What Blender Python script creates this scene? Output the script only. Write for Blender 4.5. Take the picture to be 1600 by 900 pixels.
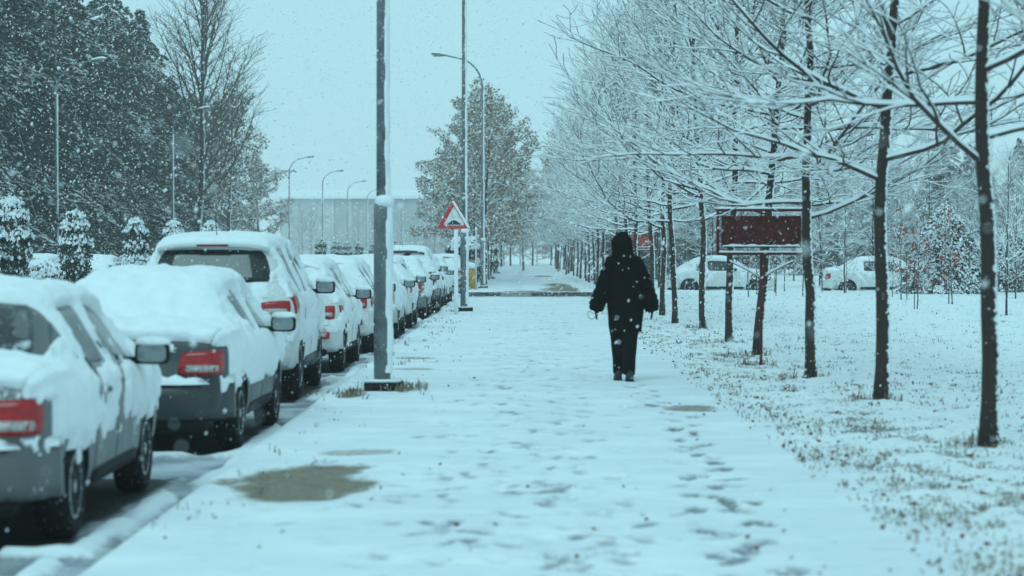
import bpy, bmesh, math, random
import numpy as np
from mathutils import Vector, Matrix
from mathutils.bvhtree import BVHTree

R = math.radians
scene = bpy.context.scene
for _o in list(bpy.data.objects):
    bpy.data.objects.remove(_o)

# ------------------------------------------------------------------ camera
cam_data = bpy.data.cameras.new("camera")
cam_data.sensor_width = 36.0
cam_data.lens = 81.0
cam_data.clip_start = 0.1
cam_data.clip_end = 5000.0
cam_data.dof.use_dof = True
cam_data.dof.focus_distance = 52.0
cam_data.dof.aperture_fstop = 2.6
cam = bpy.data.objects.new("camera", cam_data)
scene.collection.objects.link(cam)
cam.location = (0.0, 0.0, 1.47)
cam.rotation_euler = (R(90.0 - 0.875), 0.0, R(0.19))
scene.camera = cam

# ------------------------------------------------------------------ sky, sun
SUN_EL, SUN_AZ = 50.0, 200.0
world = bpy.data.worlds.new("World")
scene.world = world
world.use_nodes = True
wn = world.node_tree
wn.nodes.clear()
w_out = wn.nodes.new("ShaderNodeOutputWorld")
w_bg = wn.nodes.new("ShaderNodeBackground")
w_sky = wn.nodes.new("ShaderNodeTexSky")
w_sky.sky_type = 'NISHITA'
w_sky.sun_disc = False
w_sky.sun_elevation = R(SUN_EL)
w_sky.sun_rotation = R(SUN_AZ)
w_sky.dust_density = 4.0
w_mix = wn.nodes.new("ShaderNodeMixRGB")
w_mix.inputs[0].default_value = 0.97          # a closed, even cloud deck hides nearly all of the blue sky
w_mix.inputs[2].default_value = (4.45, 7.95, 9.0, 1)
wn.links.new(w_sky.outputs[0], w_mix.inputs[1])
wn.links.new(w_mix.outputs[0], w_bg.inputs[0])
w_bg.inputs[1].default_value = 0.1
wn.links.new(w_bg.outputs[0], w_out.inputs[0])

sun_data = bpy.data.lights.new("sun", 'SUN')
sun_data.energy = 0.8
sun_data.angle = R(25)
sun_data.color = (0.55, 0.95, 1.0)
sun = bpy.data.objects.new("sun", sun_data)
scene.collection.objects.link(sun)
sun.rotation_euler = (R(90 - SUN_EL), 0, R(180 - SUN_AZ))

scene.view_settings.view_transform = 'Standard'
scene.view_settings.look = 'None'
scene.view_settings.exposure = 0.0
scene.view_settings.gamma = 1.0
scene.view_settings.use_curve_mapping = False
cy = scene.cycles
cy.max_bounces = 5
cy.diffuse_bounces = 3
cy.glossy_bounces = 3
cy.transmission_bounces = 3
cy.volume_bounces = 1
cy.use_adaptive_sampling = True
cy.use_denoising = True
try:
    cy.denoiser = 'OPENIMAGEDENOISE'
except Exception:
    pass

# ------------------------------------------------------------------ helpers
COL = scene.collection


def tag(o, label=None, cat=None, group=None, kind=None):
    if label:
        o["label"] = label
    if cat:
        o["category"] = cat
    if group:
        o["group"] = group
    if kind:
        o["kind"] = kind
    return o


def thing(name, label, cat, loc=(0, 0, 0), rotz=0.0, group=None):
    o = bpy.data.objects.new(name, None)
    o.empty_display_size = 0.2
    COL.objects.link(o)
    o.location = loc
    o.rotation_euler = (0, 0, rotz)
    return tag(o, label, cat, group)


def obj(name, me, parent=None, mats=()):
    for m in mats:
        me.materials.append(m)
    o = bpy.data.objects.new(name, me)
    COL.objects.link(o)
    if parent is not None:
        o.parent = parent
    return o


def copy_tree(o, parent=None):
    c = o.copy()
    COL.objects.link(c)
    c.parent = parent
    for ch in list(o.children):
        copy_tree(ch, c)
    return c


class MB:
    """collects faces for one mesh"""

    def __init__(self):
        self.v, self.f, self.m = [], [], []

    def add(self, vs, fs, mi=0):
        b = len(self.v)
        self.v.extend(vs)
        for f in fs:
            self.f.append(tuple(i + b for i in f))
            self.m.append(mi)

    def box(self, c, s, mi=0, bev=0.0, rot=None):
        bm = bmesh.new()
        bmesh.ops.create_cube(bm, size=1.0)
        for v in bm.verts:
            v.co = Vector((v.co.x * s[0], v.co.y * s[1], v.co.z * s[2]))
        if bev:
            bmesh.ops.bevel(bm, geom=bm.edges[:], offset=bev, segments=2, affect='EDGES')
        bm.verts.ensure_lookup_table()
        vs = []
        for v in bm.verts:
            p = v.co
            if rot is not None:
                p = rot @ p
            vs.append((p.x + c[0], p.y + c[1], p.z + c[2]))
        idx = {v: i for i, v in enumerate(bm.verts)}
        self.add(vs, [[idx[v] for v in f.verts] for f in bm.faces], mi)
        bm.free()

    def tube(self, pts, rad, n=6, cap=True, mi=0):
        b = len(self.v)
        k = len(pts)
        V = self.v
        for i in range(k):
            p = pts[i]
            a = pts[i - 1] if i else p
            c = pts[i + 1] if i < k - 1 else p
            dx, dy, dz = c[0] - a[0], c[1] - a[1], c[2] - a[2]
            l = math.sqrt(dx * dx + dy * dy + dz * dz) or 1.0
            dx /= l; dy /= l; dz /= l
            if abs(dz) < 0.95:
                h = math.sqrt(dx * dx + dy * dy)
                ux, uy, uz = -dy / h, dx / h, 0.0
            else:
                h = math.sqrt(dz * dz + dy * dy)
                ux, uy, uz = 0.0, dz / h, -dy / h
            wx, wy, wz = dy * uz - dz * uy, dz * ux - dx * uz, dx * uy - dy * ux
            r = rad[i]
            for j in range(n):
                t = 2 * math.pi * j / n
                cs, sn = math.cos(t) * r, math.sin(t) * r
                V.append((p[0] + ux * cs + wx * sn, p[1] + uy * cs + wy * sn, p[2] + uz * cs + wz * sn))
        for i in range(k - 1):
            for j in range(n):
                a0 = b + i * n + j
                a1 = b + i * n + (j + 1) % n
                self.f.append((a0, a1, a1 + n, a0 + n))
                self.m.append(mi)
        if cap:
            self.f.append(tuple(b + j for j in range(n))[::-1]); self.m.append(mi)
            self.f.append(tuple(b + (k - 1) * n + j for j in range(n))); self.m.append(mi)

    def lathe(self, prof, n=16, axis='Z', c=(0, 0, 0), mi=0):
        """prof: list of (r, h); closes along the profile ends"""
        vs, fs = [], []
        for (r, h) in prof:
            for j in range(n):
                t = 2 * math.pi * j / n
                a, b_ = r * math.cos(t), r * math.sin(t)
                if axis == 'Z':
                    p = (a, b_, h)
                elif axis == 'X':
                    p = (h, a, b_)
                else:
                    p = (a, h, b_)
                vs.append((p[0] + c[0], p[1] + c[1], p[2] + c[2]))
        k = len(prof)
        for i in range(k - 1):
            for j in range(n):
                fs.append((i * n + j, i * n + (j + 1) % n, (i + 1) * n + (j + 1) % n, (i + 1) * n + j))
        fs.append(tuple(range(n))[::-1])
        fs.append(tuple((k - 1) * n + j for j in range(n)))
        self.add(vs, fs, mi)

    def mesh(self, name, smooth=True):
        me = bpy.data.meshes.new(name)
        me.from_pydata(self.v, [], self.f)
        if any(self.m):
            me.polygons.foreach_set("material_index", self.m)
        if smooth:
            me.polygons.foreach_set("use_smooth", [True] * len(self.f))
        me.update()
        return me

    def build(self, name, mat, parent=None, smooth=True):
        mats = mat if isinstance(mat, (list, tuple)) else [mat]
        return obj(name, self.mesh(name, smooth), parent, mats)


def arr_mesh(name, verts, faces, attrs=None, smooth=True, fix_up=False):
    """verts (n,3) and faces (m,k) numpy arrays"""
    me = bpy.data.meshes.new(name)
    nv, nf, k = len(verts), len(faces), faces.shape[1]
    me.vertices.add(nv)
    me.vertices.foreach_set("co", np.ascontiguousarray(verts, dtype=np.float32).ravel())
    me.loops.add(nf * k)
    me.loops.foreach_set("vertex_index", np.ascontiguousarray(faces, dtype=np.int32).ravel())
    me.polygons.add(nf)
    me.polygons.foreach_set("loop_start", np.arange(0, nf * k, k, dtype=np.int32))
    if smooth:
        me.polygons.foreach_set("use_smooth", np.ones(nf, dtype=bool))
    me.update(calc_edges=True)
    for an, av in (attrs or {}).items():
        at = me.attributes.new(an, 'FLOAT', 'POINT')
        at.data.foreach_set("value", np.ascontiguousarray(av, dtype=np.float32).ravel())
    me.validate()
    return me


def grid_faces(ny, nx):
    i = np.arange(ny - 1)[:, None] * nx + np.arange(nx - 1)[None, :]
    i = i.ravel()
    return np.stack([i, i + 1, i + nx + 1, i + nx], 1)


def _hash(ix, iy, iz, seed):
    with np.errstate(over='ignore'):
        h = (ix.astype(np.int64) * 374761393 + iy.astype(np.int64) * 668265263 + iz.astype(np.int64) * 1440662683 + seed * 974711) & 0xffffffff
        h = ((h ^ (h >> 13)) * 1274126177) & 0xffffffff
        h = h ^ (h >> 16)
    return (h & 0xffffff).astype(np.float64) / float(0xffffff)


def vnoise(x, y, z=None, seed=0):
    x = np.asarray(x, dtype=np.float64); y = np.asarray(y, dtype=np.float64)
    x, y = np.broadcast_arrays(x, y)
    z = np.zeros_like(x) if z is None else np.broadcast_to(np.asarray(z, dtype=np.float64), x.shape)
    ix, iy, iz = np.floor(x), np.floor(y), np.floor(z)
    fx, fy, fz = x - ix, y - iy, z - iz
    fx = fx * fx * (3 - 2 * fx); fy = fy * fy * (3 - 2 * fy); fz = fz * fz * (3 - 2 * fz)
    r = 0
    for a in (0, 1):
        for b in (0, 1):
            for c in (0, 1):
                w = (fx if a else 1 - fx) * (fy if b else 1 - fy) * (fz if c else 1 - fz)
                r = r + w * _hash(ix + a, iy + b, iz + c, seed)
    return r            # 0..1


def fbm(x, y, z=None, oct=3, seed=0):
    x = np.asarray(x, dtype=np.float64); y = np.asarray(y, dtype=np.float64)
    s, a, t = 0, 1.0, 0
    for k in range(oct):
        zz = None if z is None else np.asarray(z) * 2 ** k
        s = s + a * vnoise(x * 2 ** k, y * 2 ** k, zz, seed + k * 17)
        t += a
        a *= 0.5
    return s / t


def sstep(a, b, x):
    t = np.clip((x - a) / (b - a), 0, 1)
    return t * t * (3 - 2 * t)


# ------------------------------------------------------------------ materials
def new_mat(name):
    m = bpy.data.materials.new(name)
    m.use_nodes = True
    nt = m.node_tree
    nt.nodes.clear()
    out = nt.nodes.new("ShaderNodeOutputMaterial")
    bs = nt.nodes.new("ShaderNodeBsdfPrincipled")
    nt.links.new(bs.outputs[0], out.inputs[0])
    return m, nt, bs


def N(nt, typ, **kw):
    n = nt.nodes.new(typ)
    for k, v in kw.items():
        setattr(n, k, v)
    return n


def pos(nt):
    return N(nt, "ShaderNodeNewGeometry").outputs["Position"]


def noise_tex(nt, scale, detail=3, vec=None, rough=0.55):
    n = N(nt, "ShaderNodeTexNoise")
    n.inputs["Scale"].default_value = scale
    n.inputs["Detail"].default_value = detail
    n.inputs["Roughness"].default_value = rough
    nt.links.new(vec if vec is not None else pos(nt), n.inputs["Vector"])
    return n.outputs[0]


def ramp(nt, fac, a, b, va=0.0, vb=1.0):
    n = N(nt, "ShaderNodeMapRange")
    n.interpolation_type = 'SMOOTHSTEP'
    n.inputs[1].default_value = a
    n.inputs[2].default_value = b
    n.inputs[3].default_value = va
    n.inputs[4].default_value = vb
    nt.links.new(fac, n.inputs[0])
    return n.outputs[0]


def math_n(nt, op, a, b=None):
    n = N(nt, "ShaderNodeMath", operation=op)
    n.use_clamp = op in ('ADD', 'MAXIMUM', 'MULTIPLY')
    for i, v in enumerate((a, b)):
        if v is None:
            continue
        if isinstance(v, (int, float)):
            n.inputs[i].default_value = v
        else:
            nt.links.new(v, n.inputs[i])
    return n.outputs[0]


def mix(nt, fac, a, b):
    n = N(nt, "ShaderNodeMixRGB")
    for i, v in ((0, fac), (1, a), (2, b)):
        if isinstance(v, (int, float)):
            n.inputs[i].default_value = v
        elif isinstance(v, (tuple, list)):
            n.inputs[i].default_value = (v[0], v[1], v[2], 1)
        else:
            nt.links.new(v, n.inputs[i])
    return n.outputs[0]


def bump(nt, bs, h, strength=0.4, dist=0.02):
    b = N(nt, "ShaderNodeBump")
    b.inputs["Strength"].default_value = strength
    b.inputs["Distance"].default_value = dist
    nt.links.new(h, b.inputs["Height"])
    nt.links.new(b.outputs[0], bs.inputs["Normal"])


def attr(nt, name):
    n = N(nt, "ShaderNodeAttribute")
    n.attribute_name = name
    return n.outputs["Fac"]


def setc(bs, nt, v):
    if isinstance(v, (tuple, list)):
        bs.inputs["Base Color"].default_value = (v[0], v[1], v[2], 1)
    else:
        nt.links.new(v, bs.inputs["Base Color"])


SNOWC = (0.86, 0.87, 0.885)


def mk_snow(name="snow", bs_scale=28.0, st=0.35):
    m, nt, bs = new_mat(name)
    n1 = noise_tex(nt, 7.0, 4)
    setc(bs, nt, mix(nt, ramp(nt, n1, 0.3, 0.7), (0.80, 0.82, 0.845), SNOWC))
    bs.inputs["Roughness"].default_value = 0.8
    bump(nt, bs, noise_tex(nt, bs_scale, 4), st, 0.02)
    return m


def mk_plain(name, c, rough=0.6, metallic=0.0, var=0.0, scale=12.0, dust=0.0, spec=None):
    m, nt, bs = new_mat(name)
    col = c
    if var:
        n1 = noise_tex(nt, scale, 4)
        col = mix(nt, ramp(nt, n1, 0.3, 0.7), tuple(x * (1 - var) for x in c), tuple(min(1, x * (1 + var)) for x in c))
    if dust:
        n2 = noise_tex(nt, 45.0, 3)
        col = mix(nt, ramp(nt, n2, 0.66 - dust * 0.2, 0.74 - dust * 0.2), col, SNOWC)
    setc(bs, nt, col)
    bs.inputs["Roughness"].default_value = rough
    bs.inputs["Metallic"].default_value = metallic
    if spec is not None:
        bs.inputs["Specular IOR Level"].default_value = spec
    return m


def mk_bark(name, c, th=0.655, wind=0.22, sc=26.0):
    """bark with wind-blown snow stuck to the side the wind came from (+x) and in specks"""
    m, nt, bs = new_mat(name)
    g = N(nt, "ShaderNodeNewGeometry")
    mp = N(nt, "ShaderNodeMapping")
    mp.inputs["Scale"].default_value = (1.0, 1.0, 0.35)
    nt.links.new(g.outputs["Position"], mp.inputs[0])
    nb = noise_tex(nt, 60.0, 4, mp.outputs[0])
    base = mix(nt, nb, tuple(x * 0.55 for x in c), tuple(x * 1.5 for x in c))
    sx = N(nt, "ShaderNodeSeparateXYZ")
    nt.links.new(g.outputs["Normal"], sx.inputs[0])
    n2 = noise_tex(nt, sc, 4)
    w = ramp(nt, sx.outputs[0], wind, 1.15, 0.0, 0.42)
    f = ramp(nt, math_n(nt, 'ADD', n2, w), th, th + 0.07)
    setc(bs, nt, mix(nt, f, base, SNOWC))
    bs.inputs["Roughness"].default_value = 0.9
    bump(nt, bs, nb, 0.6, 0.01)
    return m


M = {}
M['snow'] = mk_snow()
M['snow_soft'] = mk_snow("packed_snow", 11.0, 0.85)
M['flake'] = mk_plain("snowflake", (0.92, 0.93, 0.94), 0.9)
M['bark'] = mk_bark("tree_bark", (0.034, 0.020, 0.015))
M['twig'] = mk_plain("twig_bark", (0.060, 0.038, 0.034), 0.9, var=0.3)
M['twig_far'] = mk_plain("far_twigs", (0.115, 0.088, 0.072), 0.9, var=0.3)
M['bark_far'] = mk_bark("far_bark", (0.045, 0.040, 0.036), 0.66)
M['needle'] = mk_plain("conifer_needles", (0.034, 0.048, 0.041), 0.8, var=0.45, scale=1.3)
M['shaded_needle_snow'] = mk_plain("shaded_snow_on_needles", (0.52, 0.54, 0.545), 0.85, var=0.3, scale=1.1)  # snow among needles, darkened: shade inside the crowns put into the colour
M['needle_dead'] = mk_plain("shrub_leaves", (0.022, 0.034, 0.024), 0.7, var=0.4, scale=6.0)
M['brown_leaf'] = mk_plain("brown_leaves", (0.31, 0.215, 0.150), 0.8, var=0.45, scale=2.0)
M['red_leaf'] = mk_plain("red_leaves", (0.30, 0.045, 0.035), 0.7, var=0.4, scale=9.0)
M['fallen_leaf'] = mk_plain("fallen_leaves", (0.16, 0.05, 0.04), 0.8, var=0.5, scale=9.0)
M['grass'] = mk_plain("winter_grass", (0.19, 0.145, 0.10), 0.85, var=0.5, scale=3.0)
M['black'] = mk_plain("black_plastic", (0.009, 0.008, 0.0085), 0.7, spec=.2)
M['tyre'] = mk_plain("tyre_rubber", (0.012, 0.011, 0.0115), 0.9, dust=0.05, spec=.2)
M['rim'] = mk_plain("wheel_rim", (0.22, 0.22, 0.23), 0.4, 0.6, dust=0.7)
M['rubber'] = mk_plain("window_seal", (0.015, 0.015, 0.016), 0.7, dust=0.2)
M['mirror'] = mk_plain("mirror_glass", (0.30, 0.33, 0.34), 0.12, 0.8, dust=0.15)
M['iron'] = mk_plain("painted_iron", (0.085, 0.014, 0.014), 0.6, 0.0, 0.3, 20.0, spec=.25)
M['board'] = mk_plain("sign_board", (0.075, 0.013, 0.012), 0.7, 0.0, 0.4, 9.0, 0.05, spec=.2)
M['board_red'] = mk_plain("red_sign_board", (0.34, 0.030, 0.024), 0.6, 0.0, 0.3, 9.0, 0.3)
M["sign_red"] = mk_plain("sign_red", (0.55, 0.016, 0.022), 0.5, 0.0, 0.15, 9.0, 0.3)
M['sign_white'] = mk_plain("sign_white", (0.62, 0.63, 0.63), 0.5, 0.0, 0.25, 12.0, 0.4)
M['sign_black'] = mk_plain("sign_black", (0.015, 0.015, 0.015), 0.6, 0.0, dust=0.1)
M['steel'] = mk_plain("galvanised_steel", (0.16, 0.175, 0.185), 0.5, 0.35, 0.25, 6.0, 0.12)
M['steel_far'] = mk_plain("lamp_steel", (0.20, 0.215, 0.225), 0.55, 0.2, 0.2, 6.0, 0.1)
M['lamp_glass'] = mk_plain("lamp_lens", (0.5, 0.52, 0.52), 0.3)
M['concrete'] = mk_plain("old_concrete", (0.20, 0.19, 0.175), 0.9, 0.0, 0.35, 10.0, 0.2)
M['kerb_dark'] = mk_plain("wet_kerb_stone", (0.050, 0.046, 0.043), 0.7, 0.0, 0.5, 7.0, 0.35)
M['yellow'] = mk_plain("yellow_paint", (0.55, 0.27, 0.03), 0.6, 0.0, 0.2, 9.0, 0.35)
M['cloth'] = mk_plain("black_coat_cloth", (0.0040, 0.0034, 0.0035), 0.95, 0.0, 0.35, 14.0, spec=0.08)
M['trouser'] = mk_plain("dark_trouser_cloth", (0.0052, 0.0045, 0.0047), 0.95, 0.0, 0.35, 14.0, spec=0.08)
M['leather'] = mk_plain("boot_leather", (0.010, 0.010, 0.011), 0.55)
M['skin'] = mk_plain("dark_glove", (0.012, 0.012, 0.013), 0.8)
M['tail'] = mk_plain("tail_light_lens", (0.36, 0.006, 0.010), 0.16, 0.0, 0.2, 25.0)
M['tail_clear'] = mk_plain("clear_light_lens", (0.42, 0.36, 0.34), 0.15, 0.0, 0.3, 40.0, 0.2)
M['wall_far'] = mk_plain("factory_wall", (0.42, 0.43, 0.435), 0.9, 0.0, 0.15, 0.2)
M['wall_far2'] = mk_plain("factory_panel", (0.52, 0.53, 0.535), 0.9, 0.0, 0.12, 0.2)
M['win_far'] = mk_plain("hazed_factory_glass", (0.38, 0.39, 0.40), 0.5)  # pale glass: distance haze put into the colour


def mk_glass(name, th):
    m, nt, bs = new_mat(name)
    n1 = noise_tex(nt, 5.0, 4)
    n2 = noise_tex(nt, 55.0, 3)
    f = math_n(nt, 'MAXIMUM', ramp(nt, n1, th, th + 0.12, 0.0, 0.9), ramp(nt, n2, 0.64, 0.70, 0.0, 0.7))
    setc(bs, nt, mix(nt, f, (0.014, 0.020, 0.022), (0.72, 0.74, 0.76)))
    nt.links.new(math_n(nt, 'MAXIMUM', f, 0.12), bs.inputs["Roughness"])
    return m


M['glass'] = mk_glass("frosted_car_glass", 0.60)
M['glass_clear'] = mk_glass("dark_car_glass", 0.74)


def mk_paint(name, c, metallic=0.0, dust=0.5):
    m, nt, bs = new_mat(name)
    g = N(nt, "ShaderNodeNewGeometry")
    n1 = noise_tex(nt, 3.2, 5)
    n2 = noise_tex(nt, 38.0, 4)
    dirt = ramp(nt, n1, 0.35, 0.75, 0.0, 0.35)
    col = mix(nt, dirt, c, tuple(x * 0.55 + 0.03 for x in c))
    # driven snow sticks to the paint in fine grains and smears
    sm = math_n(nt, 'ADD', math_n(nt, 'MULTIPLY', n1, 0.55), math_n(nt, 'MULTIPLY', n2, 0.45))
    th = 0.62 - 0.16 * dust
    f = ramp(nt, sm, th, th + 0.14, 0.0, 0.85)
    setc(bs, nt, mix(nt, f, col, SNOWC))
    bs.inputs["Metallic"].default_value = metallic
    bs.inputs["Roughness"].default_value = 0.42
    return m


PAINT = {
    'silver': mk_paint("silver_paint", (0.125, 0.128, 0.130), 0.3, 0.5),
    'dark': mk_paint("dark_grey_paint", (0.038, 0.043, 0.047), 0.2, 0.25),
    'white': mk_paint("white_paint", (0.66, 0.67, 0.66), 0.0, 0.5),
    'grey': mk_paint("grey_paint", (0.16, 0.165, 0.17), 0.3, 0.5),
    'black': mk_paint("black_paint", (0.016, 0.017, 0.018), 0.0, 0.4),
    'pearl': mk_paint("pale_silver_paint", (0.46, 0.47, 0.47), 0.2, 0.5),
}


def mk_path():
    """trodden snow over paving; 'press' = trodden, 'bare' = melted through"""
    m, nt, bs = new_mat("trodden_snow")
    mp = N(nt, "ShaderNodeMapping")
    mp.inputs["Scale"].default_value = (1.0, 1.6, 1.0)
    nt.links.new(pos(nt), mp.inputs[0])
    big = noise_tex(nt, 0.9, 5, mp.outputs[0])
    fine = noise_tex(nt, 22.0, 4)
    col = mix(nt, ramp(nt, big, 0.38, 0.68), (0.76, 0.785, 0.83), (0.88, 0.89, 0.90))
    mott = noise_tex(nt, 3.6, 5, mp.outputs[0])
    col = mix(nt, ramp(nt, mott, 0.47, 0.70, 0.0, 0.75), col, (0.66, 0.69, 0.745))
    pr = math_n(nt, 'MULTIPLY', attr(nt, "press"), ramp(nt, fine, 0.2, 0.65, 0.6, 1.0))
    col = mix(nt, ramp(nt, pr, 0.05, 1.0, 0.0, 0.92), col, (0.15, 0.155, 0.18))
    grit = noise_tex(nt, 70.0, 3)
    brown = mix(nt, ramp(nt, noise_tex(nt, 9.0, 4), 0.3, 0.7), (0.135, 0.098, 0.060), (0.24, 0.180, 0.115))
    brown = mix(nt, ramp(nt, grit, 0.60, 0.70), brown, (0.62, 0.63, 0.64))
    bare = math_n(nt, 'ADD', attr(nt, "bare"), math_n(nt, 'MULTIPLY', math_n(nt, 'SUBTRACT', noise_tex(nt, 15.0, 6, rough=0.7), 0.5), 1.7))
    col = mix(nt, ramp(nt, bare, 0.22, 0.80), col, brown)
    setc(bs, nt, col)
    bs.inputs["Roughness"].default_value = 0.7
    bump(nt, bs, fine, 0.3, 0.015)
    return m


def mk_lawn():
    m, nt, bs = new_mat("snowy_lawn")
    fine = noise_tex(nt, 30.0, 5)
    mid = noise_tex(nt, 6.0, 4)
    f = math_n(nt, 'ADD', math_n(nt, 'MULTIPLY', fine, 0.6), math_n(nt, 'MULTIPLY', mid, 0.4))
    f = math_n(nt, 'ADD', f, math_n(nt, 'MULTIPLY', attr(nt, "bare"), 0.22))
    soil_shade = mix(nt, noise_tex(nt, 12.0, 3), (0.055, 0.050, 0.036), (0.15, 0.13, 0.085))  # ground showing through, plus small lump shadows painted into the colour
    col = mix(nt, ramp(nt, f, 0.58, 0.69, 0.0, 0.8), mix(nt, ramp(nt, mid, 0.3, 0.7), SNOWC, (0.78, 0.80, 0.825)), soil_shade)
    setc(bs, nt, col)
    bs.inputs["Roughness"].default_value = 0.8
    bump(nt, bs, fine, 0.5, 0.03)
    return m


def mk_road():
    m, nt, bs = new_mat("slushy_asphalt")
    fine = noise_tex(nt, 18.0, 5)
    mid = noise_tex(nt, 1.7, 5)
    asph = mix(nt, ramp(nt, fine, 0.3, 0.7), (0.018, 0.018, 0.019), (0.042, 0.041, 0.043))
    slush = mix(nt, ramp(nt, mid, 0.35, 0.65), (0.20, 0.205, 0.235), (0.55, 0.57, 0.61))
    s = math_n(nt, 'ADD', attr(nt, "snowy"), math_n(nt, 'MULTIPLY', math_n(nt, 'SUBTRACT', fine, 0.5), 0.7))
    col = mix(nt, ramp(nt, s, 0.12, 0.42), asph, slush)
    col = mix(nt, ramp(nt, s, 0.55, 0.85), col, (0.82, 0.84, 0.865))
    setc(bs, nt, col)
    bs.inputs["Roughness"].default_value = 0.65
    bs.inputs["Specular IOR Level"].default_value = 0.25
    bump(nt, bs, fine, 0.5, 0.03)
    return m


M['path'] = mk_path()
M['lawn'] = mk_lawn()
M['road'] = mk_road()

# ------------------------------------------------------------------ ground
ROAD_Z = -0.13


def rows(y0, y1, base, fac):
    r = [y0]
    while r[-1] < y1:
        r.append(r[-1] + max(base, r[-1] * fac))
    r[-1] = y1
    return np.array(r)


def cols(*seg):
    out = [np.array([seg[0][0]])]
    for a, b, st in seg:
        n = max(1, int(round((b - a) / st)))
        out.append(np.linspace(a, b, n + 1)[1:])
    return np.concatenate(out)


# one sheet to the horizon
gy = rows(-60, 900, 12.0, 0.05)
gx = np.linspace(-620, 620, 60)
GX, GY = np.meshgrid(gx, gy)
GZ = np.full_like(GX, -0.22)
me = arr_mesh("ground", np.stack([GX, GY, GZ], -1).reshape(-1, 3), grid_faces(len(gy), len(gx)))
tag(obj("ground", me, None, [M['snow']]), "flat snow covered ground reaching to the hazy horizon", kind='structure')

CARS = []          # (x centre, rear y, length, width): filled below, read by the road
PARK = [(-3.30, 12.05, 4.25, 1.70), (-3.10, 17.95, 4.25, 1.70), (-3.26, 24.25, 4.40, 1.82), (-3.20, 30.3, 4.0, 1.72),
        (-3.17, 36.2, 4.0, 1.72), (-3.10, 42.3, 4.25, 1.70), (-3.12, 48.3, 4.0, 1.72), (-3.06, 54.3, 4.25, 1.70),
        (-3.10, 60.2, 4.40, 1.80), (-3.04, 66.3, 4.0, 1.72), (-3.05, 72.2, 4.25, 1.70), (-3.0, 90.5, 4.0, 1.72)]
CARS += PARK

# --- road
ry = rows(6, 420, 0.045, 0.0045)
rx = cols((-19.2, -6.5, 0.6), (-6.5, -2.02, 0.055))
GX, GY = np.meshgrid(rx, ry)
snowy = 0.42 + 0.5 * (fbm(GX * 0.7, GY * 0.35, oct=4, seed=3) - 0.42)
ridge = np.exp(-((GX + 2.16) / 0.10) ** 2) * sstep(0.38, 0.6, fbm(GX * 2 + 9, GY * 0.8, oct=3, seed=5))
ridge2 = np.exp(-((GX + 2.38) / 0.07) ** 2) * sstep(0.5, 0.7, fbm(GX * 3, GY * 1.4, oct=3, seed=8))
snowy = snowy + 0.6 * ridge + 0.6 * ridge2
for (cx, cyy, L, W) in CARS:
    dx = np.abs(GX - cx) - W / 2 + 0.02 - 0.16 * (fbm(GX * 2, GY * 2, oct=3, seed=11) - 0.5)
    dy = np.abs(GY - cyy - L / 2) - L / 2 + 0.1
    d = np.maximum(dx, dy)
    snowy = snowy * sstep(-0.12, 0.10, d)
    edge = np.exp(-((d - 0.16) / 0.09) ** 2) * sstep(0.45, 0.65, fbm(GX * 1.6 + 31, GY * 1.1, oct=3, seed=21))
    snowy = snowy + 0.55 * edge
GZ = ROAD_Z + 0.07 * sstep(0.5, 1.1, snowy) + 0.012 * fbm(GX * 6, GY * 5, oct=3, seed=6)
me = arr_mesh("road", np.stack([GX, GY, GZ], -1).reshape(-1, 3), grid_faces(len(ry), len(rx)), {"snowy": snowy})
tag(obj("road", me, None, [M['road']]), "slushy grey road under the parked cars", kind='structure')

# --- path (near), with footprints as real hollows
py = rows(6, 76.0, 0.028, 0.0030)
px = cols((-2.10, -1.98, 0.02), (-1.98, 2.55, 0.034))
GX, GY = np.meshgrid(px, py)
GZ = 0.018 * fbm(GX * 1.4, GY * 1.0, oct=3, seed=41) + 0.006 * fbm(GX * 8, GY * 6, oct=3, seed=42)
press = np.zeros_like(GX)
bare = np.zeros_like(GX)
rng = random.Random(5)


def footprint(x, y, a, depth, dark, sc=1.0):
    i0, i1 = np.searchsorted(py, [y - 0.3, y + 0.3])
    j0, j1 = np.searchsorted(px, [x - 0.3, x + 0.3])
    if i1 <= i0 or j1 <= j0:
        return
    X = GX[i0:i1, j0:j1] - x
    Y = GY[i0:i1, j0:j1] - y
    u = X * math.cos(a) + Y * math.sin(a)
    w = -X * math.sin(a) + Y * math.cos(a)
    u = u / sc; w = w / sc
    hw = 0.052 - 0.012 * np.clip(-(w + 0.02) / 0.1, 0, 1) + 0.004 * np.sin(w * 40)
    r = np.sqrt((u / hw) ** 2 + (w / 0.145) ** 4)
    n = 0.35 * (vnoise(GX[i0:i1, j0:j1] * 25, GY[i0:i1, j0:j1] * 20, seed=9) - 0.5)
    k = 1 - sstep(0.42, 1.3, r + n)
    rim = np.exp(-((r - 1.35) / 0.22) ** 2)
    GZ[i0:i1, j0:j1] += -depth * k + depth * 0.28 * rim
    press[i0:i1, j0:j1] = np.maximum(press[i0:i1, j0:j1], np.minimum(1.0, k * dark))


def trail(pts, step, half, depth, dark, jit=0.05):
    side = 1
    for (x0, y0), (x1, y1) in zip(pts[:-1], pts[1:]):
        L = math.hypot(x1 - x0, y1 - y0)
        a = math.atan2(x0 - x1, y1 - y0)
        n = max(1, int(L / step))
        for i in range(n):
            t = (i + rng.uniform(-0.15, 0.15)) / n
            side = -side
            footprint(x0 + (x1 - x0) * t + side * half * math.cos(a) + rng.gauss(0, jit * 0.5),
                      y0 + (y1 - y0) * t + rng.gauss(0, jit), a + rng.gauss(0, 0.15) - side * 0.12,
                      depth * rng.uniform(0.6, 1.2), dark * rng.uniform(0.35, 1.1), rng.uniform(1.05, 1.35))


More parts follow.
